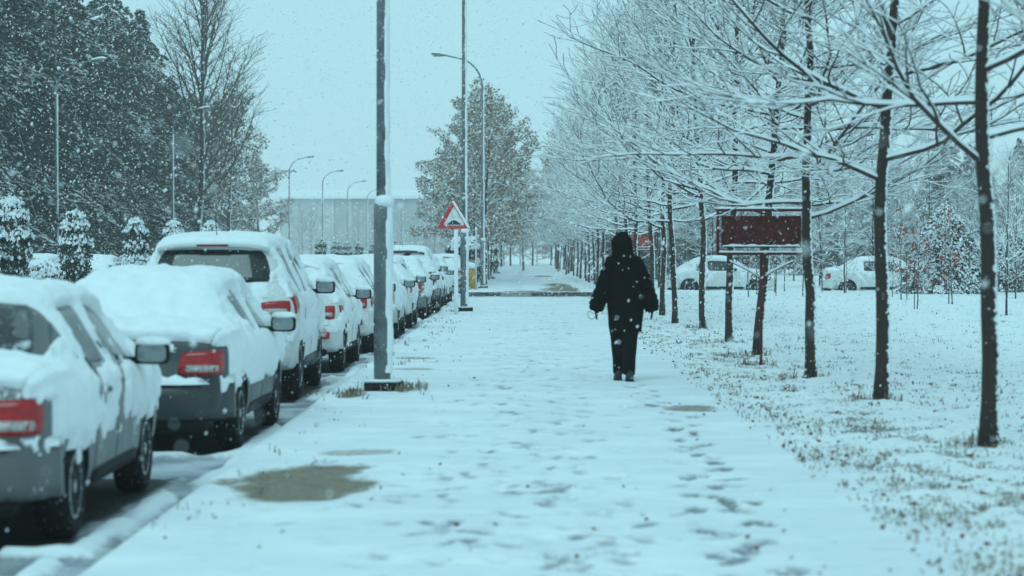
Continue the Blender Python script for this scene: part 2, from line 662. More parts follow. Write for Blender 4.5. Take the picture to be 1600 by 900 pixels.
trail([(1.18, 9), (1.16, 11), (1.28, 14), (1.33, 17), (1.50, 21), (1.30, 24), (1.18, 26.0)], 0.45, 0.09, 0.034, 2.2, 0.10)
trail([(1.02, 9), (1.08, 12), (1.20, 16), (1.52, 21.5)], 0.5, 0.1, 0.032, 1.7)
trail([(0.42, 8), (0.30, 13), (0.20, 20), (0.25, 34), (0.3, 60), (0.1, 76)], 0.66, 0.1, 0.026, 0.75)
trail([(0.05, 8), (0.02, 14), (-0.1, 25), (0.0, 45), (0.2, 76)], 0.68, 0.1, 0.026, 0.7)
trail([(-0.25, 8), (-0.35, 15), (-0.3, 24), (-0.1, 40), (0, 76)], 0.7, 0.1, 0.024, 0.65)
trail([(0.62, 8), (0.55, 12), (0.42, 18), (0.6, 30), (0.9, 50)], 0.68, 0.1, 0.025, 0.65)
trail([(-0.6, 8), (-0.5, 16), (-0.62, 28), (-0.5, 60)], 0.72, 0.1, 0.02, 0.6)
trail([(0.9, 26.5), (0.7, 34), (0.5, 50), (0.3, 76)], 0.66, 0.1, 0.024, 0.7)
trail([(1.25, 27), (1.0, 36), (0.8, 55), (0.7, 76)], 0.66, 0.1, 0.024, 0.75)
for _ in range(420):
    yy = 9 * math.exp(rng.random() * math.log(60 / 9))
    footprint(rng.gauss(0.15, 0.55), yy, rng.gauss(0, 0.5), rng.uniform(0.006, 0.022), rng.uniform(0.2, 0.95), rng.uniform(0.9, 1.3))


def patch(cx, cyy, rx_, ry_, amt=1.0, seed=0, pw=1.0):
    r = np.sqrt(((GX - cx) / rx_) ** 2 + ((GY - cyy) / ry_) ** 2)
    r = r + 0.9 * (fbm(GX * 4.2, GY * 2.6, oct=5, seed=60 + seed) - 0.5)
    k = (1 - sstep(0.45, 1.30, r)) * amt
    np.maximum(bare, k, out=bare)


patch(-1.40, 14.65, 0.50, 1.30, 1.0, 1)
patch(-1.20, 16.9, 0.30, 0.4, 0.5, 2)
patch(1.62, 21.7, 0.36, 0.55, 0.62, 3)
patch(1.20, 21.8, 0.5, 0.3, 0.35, 5)
patch(-1.72, 23.6, 0.20, 0.5, 0.8, 4)
patch(-1.45, 32.0, 0.35, 0.5, 0.55, 6)
patch(-1.35, 29.0, 0.35, 0.4, 0.5, 7)
patch(1.0, 27.2, 0.5, 0.5, 0.3, 8)
GZ -= 0.020 * bare
drop = sstep(-1.985, -2.095, GX)
GZ = GZ * (1 - drop) + drop * (ROAD_Z - 0.02) + 0.02 * np.exp(-((GX + 1.93) / 0.07) ** 2) * fbm(GX, GY * 1.3, oct=3, seed=71)
endd = sstep(75.8, 76.0, GY)
GZ = GZ * (1 - endd) + endd * (ROAD_Z - 0.02)
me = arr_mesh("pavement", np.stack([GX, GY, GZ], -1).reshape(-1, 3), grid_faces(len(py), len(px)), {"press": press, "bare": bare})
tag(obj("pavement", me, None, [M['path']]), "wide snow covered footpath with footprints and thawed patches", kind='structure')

# --- path beyond the driveway
fy = rows(84.22, 300, 0.35, 0.004)
fx = cols((-2.0, 2.7, 0.12))
GX, GY = np.meshgrid(fx, fy)
GZ = 0.02 * fbm(GX * 1.4, GY * 0.8, oct=3, seed=43) + 0.012
press = 0.6 * sstep(0.5, 0.7, fbm(GX * 2.2, GY * 0.5, oct=4, seed=45)) * np.exp(-((GX - 0.2) / 0.9) ** 2)
bare = np.zeros_like(GX)
patch(1.9, 92, 1.15, 7.5, 1.0, 12)
patch(1.7, 103, 0.7, 8, 0.8, 13)
patch(0.2, 86, 1.2, 1.6, 0.7, 14)
patch(1.4, 142, 0.8, 6, 0.7, 15)
patch(0.3, 143, 1.6, 0.9, 0.8, 16)
me = arr_mesh("far_pavement", np.stack([GX, GY, GZ], -1).reshape(-1, 3), grid_faces(len(fy), len(fx)), {"press": press, "bare": bare})
tag(obj("far_pavement", me, None, [M['path']]), "footpath going on beyond the driveway under the trees", kind='structure')

# --- driveway that crosses the path, and its kerb
dx = cols((-2.4, 3.0, 0.3)); dyy = cols((75.6, 84.3, 0.4))
GX, GY = np.meshgrid(dx, dyy)
GZ = ROAD_Z + 0.012 + 0.015 * fbm(GX, GY, oct=3, seed=51)
sn = 0.55 + 0.6 * (fbm(GX * 0.5, GY * 0.9, oct=4, seed=52) - 0.5)
me = arr_mesh("driveway", np.stack([GX, GY, GZ], -1).reshape(-1, 3), grid_faces(len(dyy), len(dx)), {"snowy": sn})
tag(obj("driveway", me, None, [M['road']]), "slushy driveway crossing the footpath", kind='structure')
kb = thing("kerb", "dark wet kerb stones on the far side of the driveway", None)
kb["kind"] = 'structure'
kme = None
for i, (xa, xb) in enumerate([(-1.9, -1.3), (-1.3, -0.68), (0.42, 1.02), (1.02, 1.64), (1.64, 2.26), (2.26, 2.75)]):
    b = MB(); b.box(((xa + xb) / 2, 84.12, -0.055), (xb - xa - 0.015, 0.18, 0.17), 0, 0.012)
    b.build("kerb_stone", M['kerb_dark'], kb, False)
b = MB()
b.add([(-0.67, 83.6, ROAD_Z + 0.02), (0.41, 83.6, ROAD_Z + 0.02), (0.41, 84.25, 0.02), (-0.67, 84.25, 0.02), (-0.67, 84.25, -0.2), (0.41, 84.25, -0.2), (-0.67, 83.6, -0.2), (0.41, 83.6, -0.2)],
      [(0, 1, 2, 3), (0, 3, 4, 6), (1, 7, 5, 2), (0, 6, 7, 1), (2, 5, 4, 3)])
b.build("ramp", M['concrete'], kb, False)

# --- lawn on the right
ly = np.concatenate([rows(6, 90, 0.045, 0.0042)[:-1], rows(90, 420, 0.8, 0.012)])
lx = cols((1.75, 7.5, 0.05), (7.5, 14, 0.12), (14, 70, 1.2))


def lawn_sheet(name, ly, label):
    GX, GY = np.meshgrid(lx, ly)
    edge = 2.12 + 0.35 * (fbm(GY * 0.5, GY * 0 + 3.3, oct=3, seed=81) - 0.5) + 0.20 * (fbm(GX * 3, GY * 2.5, oct=3, seed=82) - 0.5)
    k = sstep(-0.35, 0.45, GX - edge)
    lump = fbm(GX * 4.2, GY * 3.4, oct=4, seed=83)
    fine = fbm(GX * 13, GY * 11, oct=2, seed=84)
    GZ = -0.035 + k * (0.075 + 0.11 * (lump - 0.5) + 0.045 * (fine - 0.5))
    gap = (GX < 2.95) * sstep(75.7, 75.95, GY) * (1 - sstep(84.1, 84.35, GY))
    GZ = GZ - 0.3 * gap
    bare = np.clip(1.6 * (0.52 - lump) + 0.3 * np.exp(-((GX - 2.9) / 0.5) ** 2), 0, 1) * k  # strongest in hollows: thin snow, and painted shade between the lumps
    me = arr_mesh(name, np.stack([GX, GY, GZ], -1).reshape(-1, 3), grid_faces(len(ly), len(lx)), {"bare": bare})
    tag(obj(name, me, None, [M['lawn']]), label, kind='structure')


lawn_sheet("lawn", ly, "rough snowy lawn beside the footpath")

# --- median strip and the far side of the street
for nm, xa, xb, lab in (("median_strip", -12.9, -11.1, "snowy strip between the carriageways with clipped shrubs"), ("opposite_pavement", -70.0, -19.0, "snowy ground along the far side of the street")):
    mx = cols((xa, xb, 0.3 if xb - xa < 3 else 3.0)); my = rows(20, 420, 0.8, 0.012)
    GX, GY = np.meshgrid(mx, my)
    ed = np.minimum(GX - xa, xb - GX)
    GZ = -0.18 + 0.22 * sstep(0, 0.25, ed) + 0.06 * fbm(GX, GY, oct=3, seed=91)
    me = arr_mesh(nm, np.stack([GX, GY, GZ], -1).reshape(-1, 3), grid_faces(len(my), len(mx)))
    tag(obj(nm, me, None, [M['snow']]), lab, kind='structure')
#PART2
# ------------------------------------------------------------------ cars
# stations along the car, rear to front: y, half width, underside, belt, top, half width of the top
SHAPE = {
    'sedan': dict(L=4.25, H=1.42, wheel=(0.80, 3.33), R=0.30, st=[
        (0.00, .58, .36, .60, .62, .52), (0.05, .69, .31, .74, .76, .60), (0.10, .745, .29, .88, .93, .65), (0.24, .79, .27, .92, .985, .67),
        (0.70, .835, .24, .93, 1.03, .66), (1.02, .848, .22, .93, 1.24, .58), (1.32, .85, .22, .93, 1.385, .54), (1.75, .85, .22, .92, 1.42, .55),
        (2.35, .85, .22, .91, 1.42, .56), (2.72, .85, .22, .90, 1.36, .56), (3.10, .845, .22, .90, 1.15, .62), (3.38, .84, .23, .90, .97, .68),
        (3.85, .82, .25, .85, .90, .62), (4.15, .75, .29, .74, .78, .56), (4.25, .60, .36, .58, .60, .46)]),
    'hatch': dict(L=4.00, H=1.47, wheel=(0.66, 3.20), R=0.30, st=[
        (0.00, .66, .38, .60, .62, .58), (0.05, .76, .33, .74, .78, .66), (0.09, .805, .31, .86, .92, .69), (0.15, .83, .29, .92, 1.03, .67),
        (0.30, .845, .27, .95, 1.24, .58), (0.46, .852, .25, .95, 1.41, .53), (0.75, .86, .23, .95, 1.455, .54), (1.40, .86, .22, .94, 1.47, .56),
        (2.05, .86, .22, .93, 1.46, .57), (2.45, .86, .22, .92, 1.39, .57), (2.85, .855, .22, .92, 1.17, .63), (3.12, .85, .23, .92, 1.00, .70),
        (3.55, .83, .25, .87, .93, .64), (3.88, .76, .29, .74, .80, .58), (4.00, .62, .36, .58, .60, .46)]),
    'suv': dict(L=4.40, H=1.70, wheel=(0.80, 3.44), R=0.35, st=[
        (0.00, .70, .46, .74, .76, .62), (0.05, .81, .42, .88, .95, .70), (0.09, .865, .40, 1.02, 1.10, .72), (0.15, .888, .37, 1.08, 1.22, .70),
        (0.26, .90, .35, 1.10, 1.44, .63), (0.36, .905, .33, 1.10, 1.615, .60), (0.65, .91, .31, 1.10, 1.67, .61), (1.40, .91, .30, 1.09, 1.70, .63),
        (2.20, .91, .30, 1.08, 1.68, .63), (2.65, .91, .30, 1.07, 1.60, .63), (3.08, .905, .30, 1.06, 1.33, .70), (3.36, .90, .31, 1.05, 1.14, .76),
        (3.90, .88, .33, 1.00, 1.06, .70), (4.25, .80, .37, .86, .92, .62), (4.40, .66, .46, .66, .70, .5)]),
    'beetle': dict(L=4.05, H=1.46, wheel=(0.75, 3.27), R=0.31, st=[
        (0.00, .60, .36, .54, .56, .50), (0.06, .72, .31, .66, .70, .60), (0.18, .80, .28, .76, .84, .62), (0.42, .84, .26, .86, 1.02, .58),
        (0.80, .855, .23, .91, 1.24, .55), (1.20, .86, .22, .92, 1.40, .55), (1.65, .86, .22, .92, 1.46, .56), (2.05, .86, .22, .92, 1.45, .57),
        (2.40, .86, .22, .92, 1.36, .58), (2.75, .855, .22, .92, 1.15, .62), (3.00, .85, .23, .91, 1.00, .66), (3.40, .84, .25, .84, .91, .60),
        (3.75, .79, .28, .72, .78, .54), (3.95, .70, .32, .60, .62, .48), (4.05, .58, .38, .54, .56, .40)]),
}


def section(y, hw, zb, be, tp, tw):
    dz = tp - be
    return [(0, zb), (hw * .82, zb), (hw * .955, zb + .05), (hw * .995, zb + .38 * (be - zb)), (hw, be - .16 * (be - zb)),
            (hw * .965, be), (tw + (hw * .95 - tw) * .50, be + dz * .48), (tw + .015, tp - .14 * dz - .01), (tw * .86, tp - .02 * dz), (tw * .45, tp + .010), (0, tp + .016)]


def catmull(P, n):
    """P (k, ...) -> smooth samples through all control points"""
    P = np.asarray(P, float)
    k = len(P)
    out = []
    for i in range(k - 1):
        p0, p1, p2, p3 = P[max(i - 1, 0)], P[i], P[i + 1], P[min(i + 2, k - 1)]
        for j in range(n):
            t = j / n
            q = 0.5 * (2 * p1 + (p2 - p0) * t + (2 * p0 - 5 * p1 + 4 * p2 - p3) * t * t + (-p0 + 3 * p1 - 3 * p2 + p3) * t ** 3)
            lin = p1 + (p2 - p1) * t
            out.append(0.65 * q + 0.35 * lin)
    out.append(P[-1])
    return np.array(out)


def car_grid(kind, nu, nv):
    S = SHAPE[kind]
    sec = []
    for st in S['st']:
        half = section(*st)
        half = half[::-1]                       # top centre -> bottom centre, +x side
        sec.append([(x, st[0], z) for x, z in half])
    C = np.array(sec)                           # (stations, 11, 3)
    C = catmull(C, nu)                          # along the car
    C = np.swapaxes(catmull(np.swapaxes(C, 0, 1), nv), 0, 1)
    right = C
    left = C[:, ::-1].copy(); left[:, :, 0] *= -1
    ring = np.concatenate([left[:, :-1], right], 1)   # bottom -> -x side -> top -> +x side -> bottom
    return ring


def grid_normals(G):
    du = np.gradient(G, axis=0); dv = np.gradient(G, axis=1)
    n = np.cross(dv, du)
    n /= np.linalg.norm(n, axis=-1, keepdims=True) + 1e-9
    c = G.mean(axis=(0, 1))
    if ((G - c) * n).sum() < 0:
        n = -n
    return n


def wheel_parts(Rw, res):
    w = 0.10
    prof = [(Rw * .62, -w * .86), (Rw * .80, -w), (Rw * .95, -w * .92), (Rw, -w * .62), (Rw, w * .62), (Rw * .95, w * .92), (Rw * .80, w), (Rw * .62, w * .86)]
    b = MB(); b.lathe(prof, res, 'X')
    tyre = b.mesh("tyre")
    b = MB()
    b.lathe([(Rw * .625, -w * .5), (Rw * .625, w * .90), (Rw * .57, w * .92), (Rw * .55, w * .55), (0.012, w * .50)], res, 'X')
    for k in range(5):
        a = 2 * math.pi * k / 5
        rot = Matrix.Rotation(a, 3, 'X')
        b.box(rot @ Vector((w * .66, 0, Rw * .32)), (.03, Rw * .15, Rw * .56), 0, 0.006, rot)
    b.lathe([(Rw * .14, w * .5), (Rw * .14, w * .86), (0.01, w * .9)], 10, 'X')
    rim = b.mesh("rim", False)
    return tyre, rim


def proj_patch(bvh, corners, direc, off, nu=8, nv=8, thick=0.012, shrink=0.0):
    """a panel with its own thickness laid on the body: corners a-b-c-d projected along direc"""
    a, b, c, d = [Vector(p) for p in corners]
    D = Vector(direc).normalized()
    top = []
    for j in range(nv + 1):
        for i in range(nu + 1):
            u, v = i / nu, j / nv
            # soften the corners
            uu = (u - .5) * (1 - .07 * (2 * v - 1) ** 4) + .5
            vv = (v - .5) * (1 - .07 * (2 * u - 1) ** 4) + .5
            p = (a * (1 - uu) + b * uu) * (1 - vv) + (d * (1 - uu) + c * uu) * vv
            hit = bvh.ray_cast(p - D * 3.0, D)
            top.append(hit[0] - D * off if hit[0] is not None else p)
    m = MB()
    n = nu + 1
    vs = [tuple(p) for p in top] + [tuple(p + D * (off + thick)) for p in top]
    k = len(top)
    fs = []
    for j in range(nv):
        for i in range(nu):
            q = j * n + i
            fs.append((q, q + 1, q + n + 1, q + n))
    rim_idx = [i for i in range(n)] + [j * n + nu for j in range(1, nv + 1)] + [nv * n + i for i in range(nu - 1, -1, -1)] + [j * n for j in range(nv - 1, 0, -1)]
    for q in range(len(rim_idx)):
        r0, r1 = rim_idx[q], rim_idx[(q + 1) % len(rim_idx)]
        fs.append((r0, r0 + k, r1 + k, r1))
    m.add(vs, fs)
    return m


def make_car(kind, paint, label, loc, rotz=0.0, group=None, detail=1, snow_t=0.05, side=0.5, seed=0, rear_clear=False, glass='glass', width=1.0, antenna=False, name="parked_car", rear_bare=0.6, quarter=0):
    S = SHAPE[kind]
    L = S['L']
    nu, nv = (8, 5) if detail >= 2 else ((5, 3) if detail == 1 else (3, 2))
    root = thing(name, label, "car", loc, rotz, group)
    G = car_grid(kind, nu, nv)
    G[:, :, 0] *= width
    ny, nx = G.shape[:2]
    # ---- body shell with the wheel openings cut out
    V = G.reshape(-1, 3)
    m = MB()
    m.add([tuple(p) for p in V], [tuple(f) for f in grid_faces(ny, nx - 1 + 1)])
    bm = bmesh.new()
    vs = [bm.verts.new(p) for p in V]
    for i in range(ny - 1):
        for j in range(nx - 1):
            try:
                bm.faces.new((vs[i * nx + j], vs[i * nx + j + 1], vs[(i + 1) * nx + j + 1], vs[(i + 1) * nx + j]))
            except ValueError:
                pass
    bm.faces.new([vs[j] for j in range(nx - 1)][::-1])
    bm.faces.new([vs[(ny - 1) * nx + j] for j in range(nx - 1)])
    bmesh.ops.remove_doubles(bm, verts=bm.verts[:], dist=1e-4)
    bmesh.ops.recalc_face_normals(bm, faces=bm.faces[:])
    for f in bm.faces:
        f.smooth = True
    me = bpy.data.meshes.new("body")
    bvh = BVHTree.FromBMesh(bm)
    bm.to_mesh(me); bm.free()
    body = obj("body", me, None, [paint, M['black']])
    Rw = S['R']
    hw = max(s[1] for s in S['st']) * width
    if detail >= 1:
        cut = MB()
        for wy in S['wheel']:
            for sx in (-1, 1):
                cut.lathe([(Rw + .055, 0.26), (Rw + .055, -0.26)][::-1], 28, 'X', (sx * (hw - 0.02), wy, Rw - 0.01))
        cme = cut.mesh("cutter", False)
        bmc = bmesh.new(); bmc.from_mesh(cme); bmesh.ops.recalc_face_normals(bmc, faces=bmc.faces[:]); bmc.to_mesh(cme); bmc.free()
        cme.polygons.foreach_set("material_index", [1] * len(cme.polygons))
        co = obj("cutter", cme, None, [paint, M['black']])
        md = body.modifiers.new("b", 'BOOLEAN'); md.operation = 'DIFFERENCE'; md.object = co; md.solver = 'EXACT'
        dg = bpy.context.evaluated_depsgraph_get()
        ev = bpy.data.meshes.new_from_object(body.evaluated_get(dg))
        body.modifiers.clear()
        if len(ev.polygons) > 100:
            body.data = ev
            ev.name = "body"
        bpy.data.objects.remove(co)
    body.parent = root
    # lower skirt and bumper strip
    b = MB()
    st0 = S['st'][0]
    zb = st0[2]
    be = st0[3]
    # rear bumper: a curved bar that hugs the tail
    pts = []
    for i in range(13):
        t = -1 + 2 * i / 12
        x = t * hw * 0.985
        y = -0.05 + 0.34 * max(0, abs(t) - 0.55) ** 2 / 0.2025 * 1.0
        pts.append((x, y))
    prof = [(0.00, zb - .06), (-.015, zb + .02), (-.02, be - .10), (0.0, be - .02), (.06, be), (.12, zb - .06)]
    vsb, fsb = [], []
    for (x, y) in pts:
        for (o_, z) in prof:
            vsb.append((x, y + o_, z))
    npf = len(prof)
    for i in range(12):
        for j in range(npf - 1):
            fsb.append((i * npf + j, (i + 1) * npf + j, (i + 1) * npf + j + 1, i * npf + j + 1))
        fsb.append((i * npf + npf - 1, (i + 1) * npf + npf - 1, (i + 1) * npf, i * npf))
    fsb.append(tuple(range(npf))); fsb.append(tuple(12 * npf + j for j in range(npf))[::-1])
    b.add(vsb, fsb)
    bumper = b.build("bumper", paint, root)
    b = MB(); b.box((0, 0.10, zb - .10), (hw * 1.5, 0.22, 0.10), 0, .02); b.build("valance", M['black'], root)
    # underside keeps daylight from passing below the sills
    b = MB(); b.box((0, L / 2, zb - .06), (hw * 1.45, L * .84, 0.10), 0, .02); b.build("chassis", M['black'], root)
    # ---- glass
    tp = S['H']
    st = S['st']

    def zat(y, k):
        ys = [s[0] for s in st]
        return float(np.interp(y, ys, [s[k] for s in st]))
    res = 6 if detail else 4

    def pane(nm, corners, direc, mat, off=0.006, sub=None):
        o = proj_patch(bvh, corners, direc, off, res, res).build(nm, mat, root)
        return o
    gl = M[glass]
    if kind == 'sedan':
        yc = [(0.80, 1.28), (1.36, 2.02), (2.06, 2.90)]
        rw = (0.72, 1.27)
    elif kind == 'hatch':
        yc = [(0.55, 1.02), (1.08, 1.78), (1.84, 2.62)]
        rw = (0.155, 0.44)
    elif kind == 'suv':
        yc = [(0.52, 1.06), (1.14, 1.92), (2.0, 2.84)]
        rw = (0.155, 0.345)
    else:
        yc = [(0.85, 1.38), (1.45, 2.55)]
        rw = (0.5, 1.15)
    for sx in (-1, 1):
        for k, (ya, yb) in enumerate(yc):
            def pt(y, t):
                bz, tz = zat(y, 3) + .035, zat(y, 4) - .085
                return (0, y, bz + max(.02, tz - bz) * t)
            ya2 = ya + (0.10 if k == 0 else 0.0)
            yb2 = yb - (0.30 if k == len(yc) - 1 else 0.0)
            pane("side_window", [pt(ya, 0), pt(yb, 0), pt(yb2, 1), pt(ya2, 1)], (-sx, 0, 0), gl)
        if detail >= 1:
            o = proj_patch(bvh, [(0, 1.62, zat(1.6, 3) - .12), (0, 1.80, zat(1.8, 3) - .12), (0, 1.80, zat(1.8, 3) - .09), (0, 1.62, zat(1.6, 3) - .09)], (-sx, 0, 0), 0.03, 3, 2).build("door_handle", paint, root)
            for yy in (yc[0][1] + .05, yc[-2][1] + .05, yc[-1][1] + .10):
                proj_patch(bvh, [(0, yy, zat(yy, 2) + .12), (0, yy + .008, zat(yy, 2) + .12), (0, yy + .008, zat(yy, 3)), (0, yy, zat(yy, 3))], (-sx, 0, 0), 0.003, 1, 6).build("door_seam", M['rubber'], root)
            proj_patch(bvh, [(0, .95 * S['wheel'][0] + .5, zat(2, 2) + .03), (0, S['wheel'][1] - .42, zat(2, 2) + .03), (0, S['wheel'][1] - .42, zat(2, 2) + .13), (0, .95 * S['wheel'][0] + .5, zat(2, 2) + .13)], (-sx, 0, 0), 0.012, 8, 2).build("sill", M['black'], root)
    w1, w2 = zat(rw[0], 5) * .93 * width, zat(rw[1], 5) * .90 * width
    dirw = (0, 1, 0) if kind in ('hatch', 'suv') else (0, .35, -1)
    z1, z2 = zat(rw[0], 4), zat(rw[1], 4)
    if kind in ('hatch', 'suv'):
        cr = [(-w1, 0, z1 + .01), (w1, 0, z1 + .01), (w2, 0, z2 - .01), (-w2, 0, z2 - .01)]
    else:
        cr = [(-w1, rw[0], z1), (w1, rw[0], z1), (w2, rw[1], z2), (-w2, rw[1], z2)]
    pane("rear_window", cr, dirw, M['glass_clear'] if rear_clear and kind == 'suv' else gl, 0.006)
    ws = {'sedan': (2.75, 3.32), 'hatch': (2.47, 3.06), 'suv': (2.68, 3.30), 'beetle': (2.42, 2.95)}[kind]
    wa, wb = zat(ws[0], 5) * .92 * width, zat(ws[1], 5) * .95 * width
    pane("windscreen", [(-wa, ws[0], zat(ws[0], 4)), (wa, ws[0], zat(ws[0], 4)), (wb, ws[1], zat(ws[1], 4)), (-wb, ws[1], zat(ws[1], 4))], (0, -.5, -1), gl, 0.006)
    # ---- lights
    for sx in (-1, 1):
        if kind == 'sedan':
            xa, xb, za, zb2 = .43, .775, .665, .865
        elif kind == 'hatch':
            xa, xb, za, zb2 = .52, .765, .73, .90
        elif kind == 'suv':
            xa, xb, za, zb2 = .50, .84, .90, 1.06
        else:
            xa, xb, za, zb2 = .48, .66, .60, .74
        xa *= width; xb *= width
        tl = proj_patch(bvh, [(sx * xa, 0, za), (sx * xb, 0, za - .01), (sx * xb, 0, zb2), (sx * (xa + .02), 0, zb2 - .02)], (0, 1, 0), 0.022, 6, 5, 0.03).build("tail_light", M['tail'], root)
        proj_patch(bvh, [(sx * (xa + .06), 0, za + .02), (sx * (xb - .03), 0, za + .02), (sx * (xb - .03), 0, za + .075), (sx * (xa + .06), 0, za + .075)], (0, 1, 0), 0.027, 4, 2, 0.03).build("reversing_lens", M['tail_clear'], tl)
        # the lens wraps round the corner on to the flank
        yl = 0.13 if kind != 'suv' else 0.12
        y2 = {'sedan': .36, 'hatch': .34, 'suv': .36, 'beetle': .2}[kind]
        zz = 0.0 if kind != 'suv' else .06
        if kind != 'sedan':
            proj_patch(bvh, [(0, yl, za + .01), (0, y2, za + .08), (0, y2 - .04, zb2 + zz), (0, yl, zb2 + zz)], (-sx, 0, 0), 0.014, 5, 5, 0.03).build("tail_light_wrap", M['tail'], tl)
        if kind in ('hatch', 'suv'):
            proj_patch(bvh, [(sx * .52, 0, zb + .08), (sx * .70, 0, zb + .08), (sx * .70, 0, zb + .17), (sx * .54, 0, zb + .17)], (0, 1, 0), 0.085, 4, 3, 0.04).build("bumper_reflector", M['tail'], bumper)
        if detail >= 1:
            hl = proj_patch(bvh, [(sx * .42, 0, .62 * tp / 1.42), (sx * .70, 0, .62 * tp / 1.42), (sx * .68, 0, .74 * tp / 1.42), (sx * .44, 0, .72 * tp / 1.42)], (0, -1, 0), 0.01, 4, 3, 0.03).build("headlight", M['tail_clear'], root)
        # ---- mirrors: the glass faces the camera
        mz = zat(yc[-1][1] - .15, 3) + .09
        my = yc[-1][1] - .12
        b = MB()
        vsm = []
        prof = [(-.015, .78), (.0, .98), (.03, 1.0), (.08, .85), (.12, .45)]
        nseg = 16
        for (yo, sc) in prof:
            for q in range(nseg):
                t = 2 * math.pi * q / nseg
                cxx = math.copysign(abs(math.cos(t)) ** .5, math.cos(t)); szz = math.copysign(abs(math.sin(t)) ** .5, math.sin(t))
                vsm.append((sx * (hw + .10) + cxx * .115 * sc, my + yo, mz + szz * .078 * sc))
        fsm = []
        for i in range(len(prof) - 1):
            for q in range(nseg):
                fsm.append((i * nseg + q, i * nseg + (q + 1) % nseg, (i + 1) * nseg + (q + 1) % nseg, (i + 1) * nseg + q))
        fsm.append(tuple(range(nseg))); fsm.append(tuple((len(prof) - 1) * nseg + q for q in range(nseg)))
        b.add(vsm, fsm)
        b.box((sx * (hw - .02), my + .05, mz - .05), (.16, .06, .05), 0, .01)
        mir = b.build("mirror", M['black'], root)
        b = MB()
        vv = []
        for yo in (-.022, -.012):
            for q in range(nseg):
                t = 2 * math.pi * q / nseg
                cxx = math.copysign(abs(math.cos(t)) ** .5, math.cos(t)); szz = math.copysign(abs(math.sin(t)) ** .5, math.sin(t))
                vv.append((sx * (hw + .10) + cxx * .094, my + yo, mz + szz * .060))
        b.add(vv, [tuple(range(nseg)), tuple(nseg + q for q in range(nseg))[::-1]] + [(q, q + nseg, (q + 1) % nseg + nseg, (q + 1) % nseg) for q in range(nseg)])
        b.build("mirror_glass", M['mirror'], mir, False)
        # a cap of snow on the mirror
        b = MB()
        vv = []
        ns = 10
        for i in range(6):
            t = i / 5 * math.pi / 2
            for q in range(ns):
                a = 2 * math.pi * q / ns
                vv.append((sx * (hw + .10) + math.cos(a) * .118 * math.cos(t) ** .5, my + .035 + math.sin(a) * .065 * math.cos(t) ** .5, mz + .055 + .055 * math.sin(t)))
        b.add(vv, [(i * ns + q, i * ns + (q + 1) % ns, (i + 1) * ns + (q + 1) % ns, (i + 1) * ns + q) for i in range(5) for q in range(ns)] + [tuple(range(ns))[::-1]])
        b.build("snow_cap", M['snow'], mir)
    # ---- wheels
    tme, rme = wheel_parts(Rw, 26 if detail >= 1 else 14)
    tme.materials.append(M['tyre']); rme.materials.append(M['rim'])
    for wy in S['wheel']:
        for sx in (-1, 1):
            w = obj("wheel", tme, root)
            w.location = (sx * (hw - .115), wy, Rw)
            if sx < 0:
                w.rotation_euler = (0, 0, math.pi)
            obj("rim", rme, w)
    # ---- third brake light / spoiler / antenna
    if kind in ('suv', 'hatch'):
        b = MB()
        ysp, zsp = rw[1] + .03, zat(rw[1], 4) + .045
        wsp = zat(rw[1], 5) * .98 * width
        n = 10
        vv = []
        for i in range(n + 1):
            t = -1 + 2 * i / n
            x = t * wsp
            y = ysp - .17 + .05 * t * t
            z = zsp - .05 * t ** 4
            vv += [(x, y, z), (x, y + .30, z + .05), (x, y + .30, z - .06), (x, y + .02, z - .035)]
        fs = [(i * 4 + j, i * 4 + (j + 1) % 4, (i + 1) * 4 + (j + 1) % 4, (i + 1) * 4 + j) for i in range(n) for j in range(4)]
        fs += [(0, 3, 2, 1), (n * 4, n * 4 + 1, n * 4 + 2, n * 4 + 3)]
        b.add(vv, fs)
        sp = b.build("spoiler", paint, root)
        b = MB(); b.box((0, ysp - .165, zsp - .012), (.34, .03, .022), 0, .006); b.build("brake_light", M['tail'], sp)
    if kind in ('suv', 'hatch') and detail >= 1:
        zz0 = zat(rw[0], 4)
        proj_patch(bvh, [(-.02, 0, zz0 + .02), (.40, 0, zz0 + .05), (.40, 0, zz0 + .062), (-.02, 0, zz0 + .04)], (0, 1, 0), 0.03, 6, 1, .02).build("rear_wiper", M['black'], root)
    if antenna:
        b = MB(); b.tube([(0, .62, tp - .02), (0, .56, tp + .10), (0, .50, tp + .22)], [.006, .004, .003], 6); b.build("antenna", M['black'], root)
    # ---- the snow that lies on it
    nu2, nv2 = (13, 9) if detail >= 2 else ((8, 6) if detail == 1 else (4, 4))
    G = car_grid(kind, nu2, nv2); G[:, :, 0] *= width
    nrm = grid_normals(G)
    wx, wy_, wz = G[..., 0] + loc[0], G[..., 1] + loc[1], G[..., 2]
    n1 = fbm(wx * 3.1, wy_ * 3.1, wz * 3.1, 4, seed * 7 + 100)
    n2 = fbm(wx * 9.0, wy_ * 9.0, wz * 9.0, 3, seed * 7 + 130)
    n4 = fbm(wx * 5.5, wy_ * 5.5, wz * 5.5, 4, seed * 7 + 150)
    up = nrm[..., 2] + 0.5 * (n1 - 0.5) + 0.25 * (n2 - 0.5)
    t = snow_t * sstep(0.42, 0.74, up) * (0.65 + 0.7 * n1)
    rear = sstep(-0.3, -0.75, nrm[..., 1]) * sstep(zb + .1, zb + .3, G[..., 2])
    sd = sstep(0.15 + (1 - side) * .42, 0.32 + (1 - side) * .42, 0.5 * n1 + 0.5 * n4 + 0.30 * (n2 - .5) + 0.30 * (G[..., 2] / tp - .6)) * sstep(zb + .10, zb + .35, G[..., 2])
